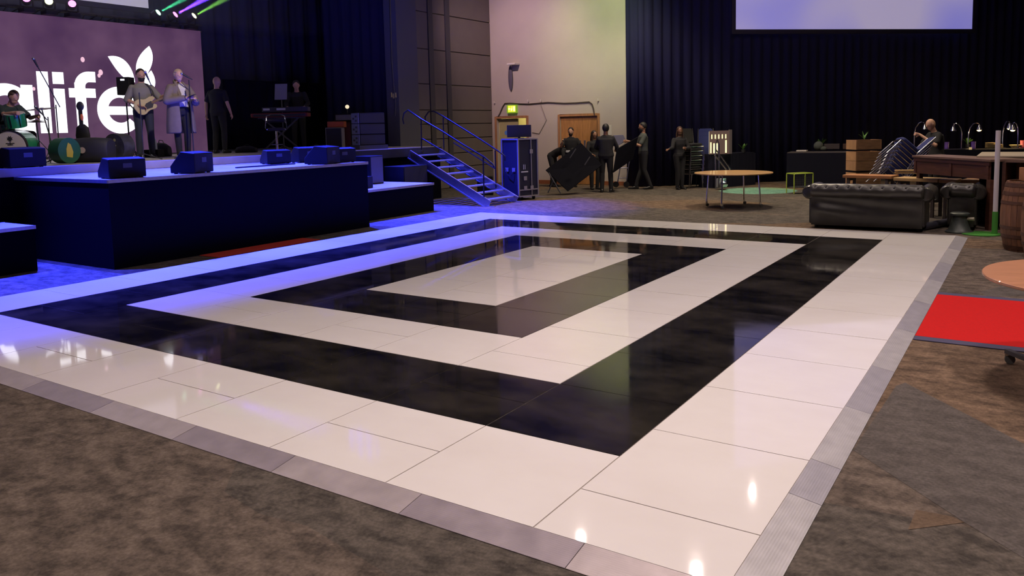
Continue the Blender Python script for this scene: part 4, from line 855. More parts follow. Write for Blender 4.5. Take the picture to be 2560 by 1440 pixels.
# ------------------------------------------------------------------ tables, chairs, crew gear
WT = mat('beech_tabletop', (.42, .25, .10), .4, var=.15, vscale=4, stretch=(1, 6, 1), coat=.2)
WT2 = mat('orange_beech_tabletop', (.50, .24, .13), .35, var=.12, vscale=4, stretch=(1, 6, 1), coat=.3)
def round_table(c, r, rz, top, label, h=.735, q=1.0):
    t = thing('round_table', label, 'table', (c[0], c[1], 0), rz)
    MB().lathe([(.001, h - .024), (r - .006, h - .024), (r, h - .018), (r, h - .005), (r - .005, h), (.001, h)], n=72).build('tabletop', top, t, smooth=True)
    for sx in (-1, 1):
        if q > 1:
            f0, f1 = V((sx * .35, 0, 0)), [V((sx * .5625, sy * .4125, 0)) for sy in (-1, 1)]
            o = MB().tube([(sx * .36, 0, .10), (sx * .34, 0, h - .03)], .022, 10).build('leg', CHR, t, smooth=True)
            for e in f1:
                MB().bar((f0.x, 0, .095), (e.x, e.y, .095), .04, .03).build('foot_bar', GRY, o)
                MB().box(e.x - .014, e.x + .014, e.y - .012, e.y + .012, .06, .08).build('caster_fork', CHR, o); MB().cone((e.x + .02, e.y - .012, .035), (e.x + .02, e.y + .012, .035), .034, .034, 18).build('caster', mat('grey_rubber', (.10, .10, .10), .6), o, smooth=True)
            continue
        m_ = MB(); m_.tube([(sx * .42 * q, -.30 * q, h - .04), (sx * .42 * q, .30 * q, h - .04)], .016, 10); m_.build('leg_rail', CHR, t, smooth=True)
        for sy in (-1, 1):
            ex, ey = sx * .45 * q, sy * .33 * q; l = MB().tube([(sx * .42 * q, sy * .30 * q, h - .045), (ex, ey, .11)], .016, 10).build('leg', CHR, t, smooth=True)
            MB().box(ex - .02, ex + .02, ey - .016, ey + .016, .06, .11).build('caster_fork', CHR, l)
            w_ = MB().cone((ex + .02, ey - .012, .035), (ex + .02, ey + .012, .035), .034, .034, 18).build('caster', mat('grey_rubber', (.10, .10, .10), .6), l, smooth=True)
    MB().bar((-.42, 0, h - .05), (.42, 0, h - .05), .04, .025).build('underframe', GRY, t)
    return t
c = P(1834, 431.5, .735); round_table((c.x - .04, c.y + .1), .81, YAW + .25, WT, 'round beech-topped table on chrome legs with casters, standing alone beyond the dance floor')
round_table((1.44, 3.50), .79, .18, WT2, 'round orange-brown wooden table cut by the right edge of the photo, beside the red carpet', q=1.25)
# banquet chairs
def make_chair(label, fabric, frame, group):
    t = thing('banquet_chair', label, 'chair', (0, 0, 0), 0, group)
    MB().loft([((0, 0, z), (.215 * f, 0, 0), (0, .215 * f, 0)) for z, f in ((.42, .92), (.44, 1), (.475, 1), (.495, .9))], 20, 5).build('seat', fabric, t, smooth=True)
    MB().loft([((0, -.215 - .08 * k, z), (.20 * f, 0, 0), (0, .024, 0)) for k, (z, f) in enumerate(((.52, .9), (.60, 1), (.74, 1), (.86, .95), (.90, .75)))], 18, 4).build('backrest', fabric, t, smooth=True) if False else \
    MB().loft([((0, -.225 - .10 * (z - .5), z), (.20 * f, 0, 0), (0, .024, 0)) for z, f in ((.52, .9), (.60, 1), (.74, 1), (.86, .95), (.90, .75))], 18, 4).build('backrest', fabric, t, smooth=True)
    for s in (-1, 1):
        MB().tube([(s * .235, .23, .012), (s * .215, .20, .40), (s * .21, .16, .415)], .0115, 7).build('leg', frame, t, smooth=True)
        MB().tube([(s * .235, -.30, .012), (s * .22, -.215, .42), (s * .215, -.225, .52), (s * .205, -.262, .90)], .0115, 7).build('leg', frame, t, smooth=True)
        MB().tube([(s * .216, .20, .405), (s * .22, -.21, .405)], .011, 7).build('seat_rail', frame, t, smooth=True)
    MB().tube([(-.214, .205, .405), (.214, .205, .405)], .012, 8).build('front_rail', frame, t, smooth=True)
    return t
NAVY = mat('navy_chair_fabric', (.015, .022, .12), .8, bump=.1, bscale=200); BFAB = mat('black_chair_fabric', (.012, .012, .015), .75)
SIL = mat('silver_frame', (.62, .62, .66), .22, 1.)
def stack(base, rz, n, dz, dy, proto, labels, tilt=None):
    Rb = Matrix.Rotation(rz, 4, 'Z') if tilt is None else tilt @ Matrix.Rotation(rz, 4, 'Z')
    for k in range(n):
        c_ = proto if k == 0 else copy_tree(proto)
        M = Matrix.Translation(V(base)) @ Rb @ Matrix.Translation((0, dy * k, dz * k))
        c_.matrix_world = M; c_.location = M.to_translation(); c_.rotation_euler = M.to_euler()
        c_['label'] = labels(k, n)
ORD = ['lowest', 'second', 'third', 'fourth', 'fifth', 'sixth', 'seventh', 'eighth', 'ninth', 'tenth']
def lab(txt): return lambda k, n: ('topmost' if k == n - 1 else ORD[k] + ' from the bottom' if k else 'lowest') + ' ' + txt
q = P(1727, 470); stack((q.x, q.y, 0), face(q, 38), 7, .125, .012, make_chair('', BFAB, SIL, 'black chair stack by the woman'), lab('chair in the black chrome-legged stack beside the woman in black'))
q = PD(1766, 470, 22.3); stack((q.x, q.y, 0), face(q, 172), 8, .105, .015, make_chair('', NAVY, GRY, 'navy chair stack behind the black one'), lab('chair in the navy stack left of the lit panel'))
# stack of chairs being wheeled by the bald man
q = PD(2196, 424, 16.2); tl = Matrix.Rotation(radians(44), 4, FWD)
stack((q.x, q.y, .34), YAW + radians(82), 8, .085, .03, make_chair('', NAVY, SIL, 'leaning chair stack pushed by the bald man'), lab('chair in the leaning stack pushed by the bald man'), tilt=tl)
def quad_slab(name, pxs, D, th, m, label, cat, legs=None):
    p = [PD(x, y, d) for (x, y), d in zip(pxs, D)]
    n_ = (p[1] - p[0]).cross(p[3] - p[0]).normalized() * th
    t = thing(name, label, cat, p[0]); o = p[0]
    b = MB(); b.add([a - o for a in p] + [a + n_ - o for a in p], [(0, 1, 2, 3), (7, 6, 5, 4), (0, 4, 5, 1), (1, 5, 6, 2), (2, 6, 7, 3), (3, 7, 4, 0)]); b.build('tabletop', m, t, bevel=.008)
    for a, c_, D_ in legs or []: MB().tube([PD(*a, D_) - o, PD(*c_, D_) - o], .016, 8).build('leg', GRY, t, smooth=True)
    return t
TBK = mat('dark_laminate', (.006, .006, .010), .9, spec=.1)
quad_slab('folding_table', [(1364, 425), (1452, 356), (1506, 412), (1420, 478)], [20.6, 20.9, 20.9, 20.5], .035, TBK, 'dark folding table top tipped on its corner by the crew, legs crossed below', 'table',
          [((1372, 432), (1402, 484), 20.55), ((1388, 440), (1370, 482), 20.6), ((1440, 372), (1425, 395), 20.5), ((1475, 392), (1462, 412), 20.5)])
quad_slab('folding_table', [(1534, 432), (1544, 372), (1596, 342), (1583, 398)], [20.9, 20.9, 21.4, 21.4], .035, TBK, 'dark folding table held upright by the man in the grey t-shirt', 'table')
quad_slab('folding_table', [(1533, 338), (1558, 337), (1566, 352), (1546, 364)], [21.9, 21.9, 21.9, 21.9], .03, mat('lilac_laminate', (.12, .12, .20), .6), 'small lilac-grey board edge behind the dark table held by the man in grey', 'board')
t = thing('hand_truck', 'grey metal hand truck with wheels behind the person seen from behind', 'hand truck', P(1550, 470))
D_ = (P(1550, 470) - CAM).dot(FWD); o = V(t.location)
def hp_(x, y, d=0): return PD(x, y, D_ + d) - o
m_ = MB(); m_.tube([hp_(1543, 462), hp_(1552, 410), hp_(1566, 368), hp_(1583, 368), hp_(1572, 412), hp_(1565, 462)], .017, 8); m_.build('frame', mat('lilac_grey_metal', (.22, .22, .32), .35, .8), t, smooth=True)
for a, b in (((1557, 392), (1577, 392)), ((1550, 420), (1571, 420)), ((1546, 445), (1567, 445))): MB().tube([hp_(*a), hp_(*b)], .012, 8).build('rung', MATS['lilac_grey_metal'], t)
for x in (1540, 1566): MB().cone(hp_(x, 461, -.03), hp_(x, 461, .03), .085, .085, 18).build('wheel', BP_, t, smooth=True)
# trolley standing in front of the lit panel
q = P(1808, 474); t = thing('chair_trolley', 'silver tubular chair trolley with a round wheel in front of the lit panel', 'trolley', q); D_ = (q - CAM).dot(FWD); o = V(t.location)
for pts, r in (([(1789, 472), (1789, 360), (1793, 349), (1797, 360), (1798, 470)], .022), ([(1787, 388), (1816, 424)], .024), ([(1803, 392), (1826, 424)], .024), ([(1788, 372), (1803, 392), (1790, 397)], .02)):
    MB().tube([hp_(*p) for p in pts], r, 8).build('tube', SIL, t, smooth=True)
MB().box(-.17, .05, -.1, .1, .06, .30).build('foot_box', mat('pale_grey_metal', (.35, .36, .36), .5, .4), t, bevel=.01)
MB().sph(hp_(1810, 466, -.1) * 1.0 + V((0, 0, .06)), .10, n=20, m=12).build('wheel_guard', CHR, t, smooth=True)
# lit perforated panel
q1, q2 = PD(1773, 378, 21.55), PD(1832, 378, 21.9); zb = .931; W_ = .60; hgt = .64
t = thing('light_panel', 'mauve lattice panel with glowing upright slots standing on a black table before the drape', 'panel', (q1.x, q1.y, zb), YAW + .25)
PM = mat('mauve_panel', (.22, .15, .15), .6); b = MB()
cols = [.05, .14, .24, .34, .43, .53]; sl = []
for k in range(5): sl.append((.05 + k * .105, .095 + k * .105, .42, .54))
sl += [(.0 + .02, .07, .03, .33), (.11, .17, .03, .30), (.2, .26, .03, .30), (.47, .53, .03, .38)]
xs_ = sorted({0, W_} | {a for s in sl for a in s[:2]}); zs_ = sorted({0, hgt} | {a for s in sl for a in s[2:]})
for x0, x1 in zip(xs_, xs_[1:]):
    for z0, z1 in zip(zs_, zs_[1:]):
        if not any(s[0] <= (x0 + x1) / 2 <= s[1] and s[2] <= (z0 + z1) / 2 <= s[3] for s in sl): b.box(x0, x1, -.02, 0, z0, z1)
b.build('lattice', PM, t); MB().box(.01, W_ - .01, .015, .03, .01, hgt - .02).build('lamp_sheet', mat('warm_slot_light', (.5, .5, .4), .5, emit=(1, .86, .45), estr=1.25), t)
MB().box(W_ + .001, W_ + .08, -.02, .03, 0, hgt + .02).build('side_panel', mat('mauve_side', (.12, .10, .11), .7), t)
# black clothed buffet tables
CLO = mat('black_tablecloth', (.008, .008, .016), .95, spec=.1); CLO2 = mat('faded_black_tablecloth', (.014, .014, .026), .95, spec=.1)
def cloth_table(a, b, depth, z, label, m=CLO, topm=None):
    a, b = V(a), V(b); d = (b - a); d.z = 0; L_ = d.length; t = thing('buffet_table', label, 'table', (a.x, a.y, 0), atan2(d.y, d.x))
    MB().box(0, L_, 0, depth, z - .02, z).build('tabletop', topm or m, t)
    n = int(L_ / .05); o_ = []
    for i in range(n + 1): x = L_ * i / n; o_.append((x, -.012 - .018 * sin(x * 38) ** 2))
    pr = o_ + [(L_ + .012, .0), (L_ + .012, depth), (-.012, depth), (-.012, 0)]
    MB().prism(pr, 'z', .005, z - .021).build('tablecloth', m, t, smooth=True, sharp=60)
    return t
cloth_table(PD(1781, 380, 21.6), PD(1887, 380, 22.5), .5, .93, 'black-clothed table before the drape, under the lit lattice panel', CLO2)
GT = mat('dim_grey_top', (.06, .05, .05), .6)
cloth_table(P(1968, 381, .95), P(2134, 380, .95), .75, .95, 'long black-clothed buffet table with grey ornaments, behind the green crate', CLO, GT)
cloth_table(P(2330, 376, .95), P(2640, 371, .95), .8, .95, 'black-clothed buffet table under the heat lamps behind the bar counter', CLO)
def on_t(px, py, z): q = P(px, py, z); return V((q.x, q.y, z + .001))
GS = mat('grey_stone', (.075, .085, .075), .8, bump=.4, bscale=30)
q = on_t(2044, 377, .95); t = thing('ornament', 'dark grey rounded stone ornament on the buffet table', 'ornament', q); MB().sph((0, .1, .13), .13, (1, .9, 1), 20, 12).build('ball', GS, t, smooth=True); MB().sph((.14, .06, .06), .07, (1.3, .8, .85), 14, 8).build('small_ball', GS, t, smooth=True)
q = on_t(2004, 379, .95); tag(MB().cbox((0, .05, .02), (.27, .2, .04)).build('tray', mat('pale_tray', (.5, .45, .45), .5), None, bevel=.01), 'pale tray at the left end of the long buffet table', 'tray').location = q
BX = mat('grey_brown_box', (.10, .08, .085), .7); 
for k, (x0, x1, y0) in enumerate(((2060, 2097, 358), (2107, 2130, 358))):
    a, b_ = on_t(x0, 373, .95), on_t(x1, 373, .95); hh = (373 - y0) * 20 / 1972
    t = MB().box(0, (b_ - a).length, 0, .25, 0, hh).build('storage_box', BX if k == 0 else mat('brown_box', (.13, .07, .05), .7), None, bevel=.008); t.location = a; t.rotation_euler = (0, 0, YAW - .4)
    tag(t, ('wide grey-brown box on the long buffet table, right of the stone ornament', 'brown box on the buffet table behind the wooden crates')[k], 'box')
LEAF = mat('leaf_green', (.10, .24, .05), .6, var=.3, vscale=20)
def plant(loc, s, n, label, pot=True, up=1.0, m=LEAF, seed=1):
    rr = random.Random(seed); t = thing('potted_plant', label, 'plant', loc)
    if pot: MB().lathe([(.001, 0), (.05, 0), (.065, .09), (.05, .09), (.001, .08)], n=16).build('pot', BP_, t, smooth=True)
    b = MB()
    for i in range(n):
        a = rr.uniform(0, 2 * pi); L_ = s * rr.uniform(.7, 1.1); sp_ = rr.uniform(.2, .75); d = V((cos(a), sin(a), 0)); sd = V((-sin(a), cos(a), 0)); pts = []
        for k in range(5):
            u = k / 4; p = V((0, 0, .08)) + d * L_ * sp_ * u + V((0, 0, L_ * up * (u - .45 * sp_ * u * u))); w_ = s * .09 * sin(pi * (u * .9 + .08)); pts += [p - sd * w_, p + V((0, 0, -.01)), p + sd * w_]
        b.add(pts, [(3 * k + j, 3 * k + j + 1, 3 * k + j + 4, 3 * k + j + 3) for k in range(4) for j in (0, 1)])
    b.build('leaves', m, t, smooth=True, sharp=80)
plant(on_t(2052, 372, .95), .26, 16, 'bright green leafy plant behind the stone ornament on the buffet table', seed=2)
plant((*PD(1858, 384, 22.3).xy, .931), .24, 9, 'dark green long-leaved plant on the table, right of the lit panel', seed=4)
plant(on_t(2418, 368, .95), .20, 22, 'small bushy green plant between the two single heat lamps', seed=5)
# wooden crates stacked
CW = mat('crate_wood', (.26, .145, .065), .7, var=.25, vscale=5, stretch=(1, 1, 6))
q = PD(2139, 430, 16.9); cx = q.copy()
for k in range(3):
    z0 = k * .452; t = thing('wooden_crate', ('bottom', 'middle', 'top')[k] + ' of the three stacked wooden slatted crates', 'crate', (q.x, q.y, z0), YAW + .12, 'stacked wooden crates')
    for i, (a, b_) in enumerate(((.0, .2), (.24, .45))): MB().box(.03, .55, 0, .015, a + .002, b_ - .002).build('front_slat', CW, t); MB().box(.03, .55, .385, .40, a + .002, b_ - .002).build('back_slat', CW, t)
    for x in (0, .551):
        for a, b_ in ((.0, .2), (.24, .45)): MB().box(x, x + .029, 0, .40, a + .002, b_ - .002).build('side_slat', mat('crate_wood_light', (.40, .22, .10), .7, var=.2, vscale=5), t)
    MB().box(.03, .55, .016, .384, .002, .014).build('base', CW, t)
plant((q.x + .12, q.y + .25, 1.28), .20, 8, 'pale green plant on top of the wooden crates, at their left corner', False, seed=7)
# green plastic crate and grey frame
a, b_ = P(1985, 486), P(2040, 483); D_ = (a - CAM).dot(FWD); w_ = (b_ - a).length; hz_ = .50
t = thing('wire_stand', 'lime green framed wire basket stand on the carpet left of the leather sofa', 'stand', (a.x, a.y, 0), atan2((b_ - a).y, (b_ - a).x))
GF = mat('lime_frame', (.33, .45, .05), .45); w_ = .54
for y in (0, .3): MB().tube([(0, y, .012), (0, y, hz_ - .02), (.02, y, hz_), (w_ - .02, y, hz_), (w_, y, hz_ - .02), (w_, y, .012)], .013, 8).build('frame', GF, t, smooth=True)
MB().bar((0, 0, hz_), (0, .3, hz_), .02).build('crossbar', GF, t); MB().bar((w_, 0, hz_), (w_, .3, hz_), .02).build('crossbar', GF, t)
bk = MB()
for i in range(12): bk.bar((.02 + i * .0455, .02, .16), (.02 + i * .0455, .02, hz_ - .05), .006)
for i in range(7): bk.bar((.01, .02, .16 + i * .048), (w_ - .01, .02, .16 + i * .048), .006)
bk.box(.02, w_ - .02, .03, .28, .16, .17); bk.build('basket', GRY, t)
q = P(2068, 462); t = thing('stool_base', 'grey square-tube stool frame left of the wooden benches, behind the sofa', 'frame', (q.x + .25, q.y, 0), YAW - .2); GSQ = mat('sage_metal', (.10, .115, .10), .5, .5)
for x in (0, .42):
    for y in (0, .35): MB().box(x, x + .03, y, y + .03, 0, .63).build('leg', GSQ, t)
for y in (0, .35): MB().box(0, .45, y, y + .03, .631, .66).build('top_bar', GSQ, t)
# wooden benches behind the sofa
BW = [mat('bench_orange', (.40, .18, .065), .55, var=.2, vscale=4, stretch=(1, 5, 1)), mat('bench_yellow', (.48, .31, .12), .55, var=.2, vscale=4, stretch=(1, 5, 1)), mat('bench_tan', (.42, .23, .11), .55, var=.2, vscale=4, stretch=(1, 5, 1))]
def bench(x0, y0, x1, y1, m, label, z=.70, dep=.42, nm='bench'):
    a, b_ = P(x0, y0, z), P(x1, y1, z); d = b_ - a; L_ = d.length; t = thing(nm, label, 'bench', (a.x, a.y, 0), atan2(d.y, d.x))
    n = 3
    for k in range(n): MB().box(0, L_, dep / n * k + .003, dep / n * (k + 1) - .003, z - .06, z).build('board', m, t, bevel=.008)
    for x in (.10, L_ - .10):
        for y in (.05, dep - .05): MB().box(x - .025, x + .025, y - .025, y + .025, 0, z - .061).build('leg', mat('bench_leg', (.06, .045, .04), .6), t)
        MB().box(x - .02, x + .02, .076, dep - .076, z - .12, z - .061).build('cross_rail', MATS['bench_leg'], t)
bench(2106, 437, 2229, 440, BW[0], 'orange-brown wooden bench at the left end of the row behind the sofa')
bench(2233, 444, 2344, 448, BW[1], 'yellowish wooden bench in the middle of the row, with small slatted crates on it')
bench(2347, 449, 2392, 450, BW[2], 'short tan wooden bench under the counter, third in the row')
bench(2401, 449, 2476, 451, BW[2], 'tan wooden bench at the right end of the row under the bar counter', .70)
def pallet(px0, px1, py, n, label):
    a, b_ = P(px0, py, .701), P(px1, py, .701); d = b_ - a; t = thing('slatted_tray', label, 'tray', (a.x, a.y + .12, .701), atan2(d.y, d.x)); L_ = d.length
    for k in range(n): 
        for j in range(3): MB().box(0, L_, .02 + j * .08, .08 + j * .08, k * .045 + .012, k * .045 + .035).build('slat', BW[1], t)
        for x in (.02, L_ - .05): MB().box(x, x + .03, .02, .24, k * .045, k * .045 + .011).build('batten', BW[1], t)
pallet(2236, 2296, 437, 2, 'pale slatted wooden tray stack on the yellowish bench')
# bar counter
CB = mat('dark_mahogany', (.085, .03, .018), .5, var=.3, vscale=4, stretch=(1, 1, 5)); CBT = mat('counter_top', (.17, .10, .075), .45, var=.15)
a, b_ = P(2286, 388, 1.12), V((.36, 11.62, 1.12)); d = b_ - a; d.z = 0; L_ = d.length
t = thing('bar_counter', 'dark mahogany bar counter with a panelled front and posts, right of the leaning chairs', 'counter', (a.x, a.y, 0), atan2(d.y, d.x))
MB().box(-.03, L_ + .05, -.03, .55, 1.08, 1.12).build('countertop', CBT, t, bevel=.006)
MB().box(0, L_, 0, .02, .80, 1.079).build('front_panel', CB, t)
m_ = MB(); m_.box(0, L_, -.015, -.001, 1.02, 1.078); m_.build('rail', CB, t); 
for x in (L_ * .0 + .04, L_ * .52, L_ - .05): MB().box(x - .03, x + .03, -.012, -.001, .80, 1.018).build('stile', CB, t)
for x, y in ((L_ - .0, -.02), (.03, .06), (L_ - .0, .48)): MB().box(x - .045, x + .045, y, y + .07, 0, 1.079 if y > -.01 else .80).build('post', CB, t)
b3_ = P(2490, 400, 1.12); 
t = thing('bar_cabinet', 'open-fronted dark wooden bar cabinet behind the white pole and the barrels', 'cabinet', (.52, 11.72, 0), -.25)
MB().box(0, 1.3, 0, .6, 1.07, 1.11).build('countertop', CBT, t); MB().box(0, .05, 0, .6, 0, 1.069).build('side_panel', CB, t); MB().box(1.25, 1.3, 0, .6, 0, 1.069).build('side_panel', CB, t)
MB().box(.051, 1.249, .55, .6, 0, 1.069).build('back_panel', mat('black_board', (.01, .008, .01), .8), t); MB().box(.051, 1.249, .02, .54, .5, .53).build('shelf', CB, t)
q = [P(2441, 389, 1.15), P(2660, 389, 1.15)]; d = q[1] - q[0]
t = thing('serving_table', 'beige-topped serving table behind the bar counter, under the heat lamps', 'table', (q[0].x, q[0].y, 0), atan2(d.y, d.x)); MB().box(0, d.length, 0, 1.6, 1.11, 1.15).build('tabletop', mat('beige_top', (.36, .30, .22), .6), t, bevel=.015)
MB().box(.05, d.length - .05, .05, 1.5, .003, 1.109).build('tablecloth', CLO, t)
# sofas
LEA = mat('black_leather', (.022, .020, .018), .38, spec=.6, var=.35, vscale=5, bump=.35, bscale=7); BTN = mat('leather_button', (.008, .008, .008), .4)
def sofa(a, b_, label, nm, cat, nb):
    a, b_ = V(a), V(b_); d = b_ - a; L_ = d.length; t = thing(nm, label, cat, (a.x, a.y, 0), atan2(d.y, d.x)); dp = .88
    MB().box(.04, L_ - .04, .10, dp, .07, .30).build('base', LEA, t, bevel=.02)
    # back panel, slightly wrinkled
    b = MB(); nx, nz = int(L_ * 22), 16; vs = []
    rr = random.Random(int(L_ * 10)); wv = [(rr.uniform(1, 5), rr.uniform(6, 26), rr.uniform(0, 6), rr.uniform(.004, .012)) for _ in range(9)]
    for j in range(nz + 1):
        for i in range(nx + 1):
            x, z = L_ * i / nx, .06 + .50 * j / nz; e = min(1, min(x, L_ - x) * 8) * sin(pi * j / nz)
            vs.append((x, -e * (.012 + sum(am * sin(fx * x + fz * z + ph) for fx, fz, ph, am in wv)), z))
    o_ = len(vs); vs += [(x, .16, z) for (x, y, z) in vs]; w_ = nx + 1
    fs = [(j * w_ + i, j * w_ + i + 1, (j + 1) * w_ + i + 1, (j + 1) * w_ + i) for j in range(nz) for i in range(nx)]
    fs += [(o_ + c_[3], o_ + c_[2], o_ + c_[1], o_ + c_[0]) for c_ in fs]
    rim = [i for i in range(w_)] + [j * w_ + nx for j in range(1, nz + 1)] + [nz * w_ + i for i in range(nx - 1, -1, -1)] + [j * w_ for j in range(nz - 1, 0, -1)]
    for p, q_ in zip(rim, rim[1:] + rim[:1]): fs.append((p, o_ + p, o_ + q_, q_))
    b.add(vs, fs); b.build('back_panel', LEA, t, smooth=True, sharp=50)
    # rolled top with button dimples
    def roll(p0, ax, L2, R, k, nm_, bt):
        n1, n2 = max(30, int(L2 * 70)), 32; b = MB(); vs = []; p0 = V(p0); ax = V(ax); side = V((0, 1, 0)) if abs(ax.x) > .5 else V((1, 0, 0))
        bx = [(L2 * (i + .5) / k, an) for i in range(k) for an in bt]
        for i in range(n1 + 1):
            s = L2 * i / n1; en = min(1, .80 + min(s, L2 - s) * 5)
            for j in range(n2):
                an = 2 * pi * j / n2; r_ = R * en * (1 + .02 * sin(s * 9 + an * 2)); 
                for bs, ba in bx:
                    da = (an - ba + pi) % (2 * pi) - pi; dd = ((s - bs) / .035) ** 2 + (da * R / .030) ** 2
                    if dd < 9: r_ -= R * .17 * math.exp(-dd)
                vs.append(p0 + ax * s + side * (-cos(an) * r_) + V((0, 0, sin(an) * r_)))
        fs = [(i * n2 + j, i * n2 + (j + 1) % n2, (i + 1) * n2 + (j + 1) % n2, (i + 1) * n2 + j) for i in range(n1) for j in range(n2)] + [tuple(range(n2)), tuple(range(n1 * n2, (n1 + 1) * n2))]
        b.add(vs, fs); o = b.build(nm_, LEA, t, smooth=True, sharp=60)
        for bs, ba in bx:
            MB().sph(p0 + ax * bs + side * (-cos(ba) * R * .84) + V((0, 0, sin(ba) * R * .84)), .014, (1, 1, 1), 8, 6).build('button', BTN, o, smooth=True)
        return o
    roll((-.02, .03, .635), (1, 0, 0), L_ + .04, .118, nb, 'rolled_back', [radians(38)])
    for sx, x in ((-1, -.04), (1, L_ + .04)):
        roll((x, .0, .60), (0, 1, 0), dp, .118, 6, 'rolled_arm', [radians(60)] if sx < 0 else [radians(120)])
        MB().box(min(x, x - sx * .14), max(x, x - sx * .14), .02, dp - .02, .08, .53).build('arm_panel', LEA, t, bevel=.02)
    for k in range(2 if L_ > 1.2 else 1): 
        n = 2 if L_ > 1.2 else 1; MB().box(.12 + (L_ - .24) / n * k + .005, .12 + (L_ - .24) / n * (k + 1) - .005, .18, dp + .02, .301, .43).build('cushion', LEA, t, bevel=.035)
    for x in (.06, L_ - .06):
        for y in (.12, dp - .08): MB().cone((x, y, .003), (x, y, .069), .022, .032, 12).build('foot', BP_, t, smooth=True)
    return t
sofa((-2.16, 10.84, 0), (-.50, 10.88, 0), 'black buttoned leather sofa seen from behind, at the far edge of the dance floor', 'sofa', 'sofa', 10)
sofa((-.16, 11.42, 0), (.17, 11.42, 0), 'black buttoned leather armchair half hidden behind the right end of the sofa', 'armchair', 'armchair', 2)
# umbrella base, pipe
q = P(2397, 583); UM = mat('grey_green_cast_iron', (.055, .065, .06), .45, .3)
t = thing('parasol_base', 'dark grey flared parasol base standing on the carpet right of the sofa', 'stand', (q.x, q.y + .1, 0)); MB().lathe([(.001, .002), (.20, .002), (.20, .02), (.16, .045), (.12, .17), (.10, .26), (.135, .275), (.14, .30), (.12, .315), (.001, .32)], n=32).build('body', UM, t, smooth=True)
MB().cone((.10, -.02, .22), (.20, -.04, .22), .025, .03, 12).build('knob', mat('knob_beige', (.3, .27, .2), .5), t, smooth=True)
a, b_ = P(2352, 571, .06), P(2470, 548, .06); dd = (b_ - a).normalized()
t = thing('metal_pipe', 'thick dark grey pipe lying on the carpet behind the parasol base', 'pipe', (a.x, a.y, .062)); e = V((dd.x, dd.y, 0)).normalized()
n_ = 20; b = MB(); sd = V((-e.y, e.x, 0)); 
for i in range(n_):
    t0, t1 = 2 * pi * i / n_, 2 * pi * (i + 1) / n_
    def rp(t_, r, s): return sd * r * cos(t_) + V((0, 0, r * sin(t_))) + e * s
    k = len(b.v); b.add([rp(t0, .06, 0), rp(t1, .06, 0), rp(t1, .06, 1.1), rp(t0, .06, 1.1), rp(t0, .045, 0), rp(t1, .045, 0), rp(t1, .045, 1.1), rp(t0, .045, 1.1)], [(0, 1, 2, 3), (7, 6, 5, 4), (0, 4, 5, 1), (3, 2, 6, 7)])
b.build('tube', mat('pipe_grey', (.07, .07, .10), .45, .5), t, smooth=True)
t.location = t.location + sd * .28
# white pole with green foot
q = P(2490, 588); t = thing('white_pole', 'tall white pole with green lower end and green round foot beside the barrels', 'pole', (q.x - .02, q.y, 0))
MB().tube([(0, 0, .36), (0, 0, 1.58)], .034, 16).build('pole', mat('white_pole', (.62, .58, .62), .5), t, smooth=True); GP_ = mat('green_plastic', (.06, .26, .04), .45)
MB().tube([(0, 0, .02), (0, 0, .359)], .040, 16).build('sleeve', GP_, t, smooth=True)
MB().lathe([(.001, .002), (.27, .002), (.27, .015), (.22, .022), (.001, .022)], c=(-.18, .03, 0), n=36).build('foot', GP_, t, smooth=True)
# barrels
BW_ = mat('barrel_oak', (.17, .075, .035), .6, var=.4, vscale=5, stretch=(5, 5, .6)); HOOP = mat('rusty_hoop', (.11, .055, .035), .55, .5, var=.3, vscale=12)
def barrel(c_, label):
    t = thing('wooden_barrel', label, 'barrel', (c_[0], c_[1], 0)); H_ = .93
    def rad(z): u = (z / H_ - .5) * 2; return .285 + .065 * (1 - u * u)
    n = 28
    for k in range(n):
        b = MB(); a0, a1 = 2 * pi * k / n + .006, 2 * pi * (k + 1) / n - .006; zs_ = [H_ * i / 10 for i in range(11)]
        if k == 0: allb = MB()
        vs = [(r_ * cos(a), r_ * sin(a), max(z, .003)) for z in zs_ for r_, a in ((rad(z), a0), (rad(z), a1), (rad(z) - .025, a1), (rad(z) - .025, a0))]
        fs = [(4 * i + j, 4 * i + (j + 1) % 4, 4 * i + 4 + (j + 1) % 4, 4 * i + 4 + j) for i in range(10) for j in range(4)] + [(3, 2, 1, 0), (40, 41, 42, 43)]
        allb.add(vs, fs)
    allb.build('staves', BW_, t); MB().cone((0, 0, H_ - .06), (0, 0, H_ - .035), .27, .27, 32).build('barrel_head', BW_, t)
    for z, h_ in ((.03, .05), (.18, .045), (.30, .04), (.63, .04), (.75, .045), (.86, .05)):
        MB().lathe([(rad(z) - .003, z), (rad(z) + .005, z), (rad(z + h_) + .005, z + h_), (rad(z + h_) - .003, z + h_)], n=40).build('hoop', HOOP, t, smooth=True)
barrel((.80 + .12, 9.65), 'old wooden barrel with iron hoops beside the white pole'); barrel((1.17, 8.92), 'old wooden barrel nearest the camera, cut by the right edge of the photo')
t = thing('wooden_crate', 'small orange-brown wooden crate on top of the rear barrel at the right edge', 'crate', (.86, 9.50, .932), .3); m_ = mat('crate_orange', (.35, .15, .06), .6, var=.2)
for y in (0, .28): MB().box(0, .4, y, y + .02, .01, .17).build('side_panel', m_, t)
for x in (0, .38): MB().box(x, x + .02, .021, .279, .01, .17).build('end_panel', m_, t)
MB().box(0, .4, 0, .3, 0, .009).build('base', m_, t)
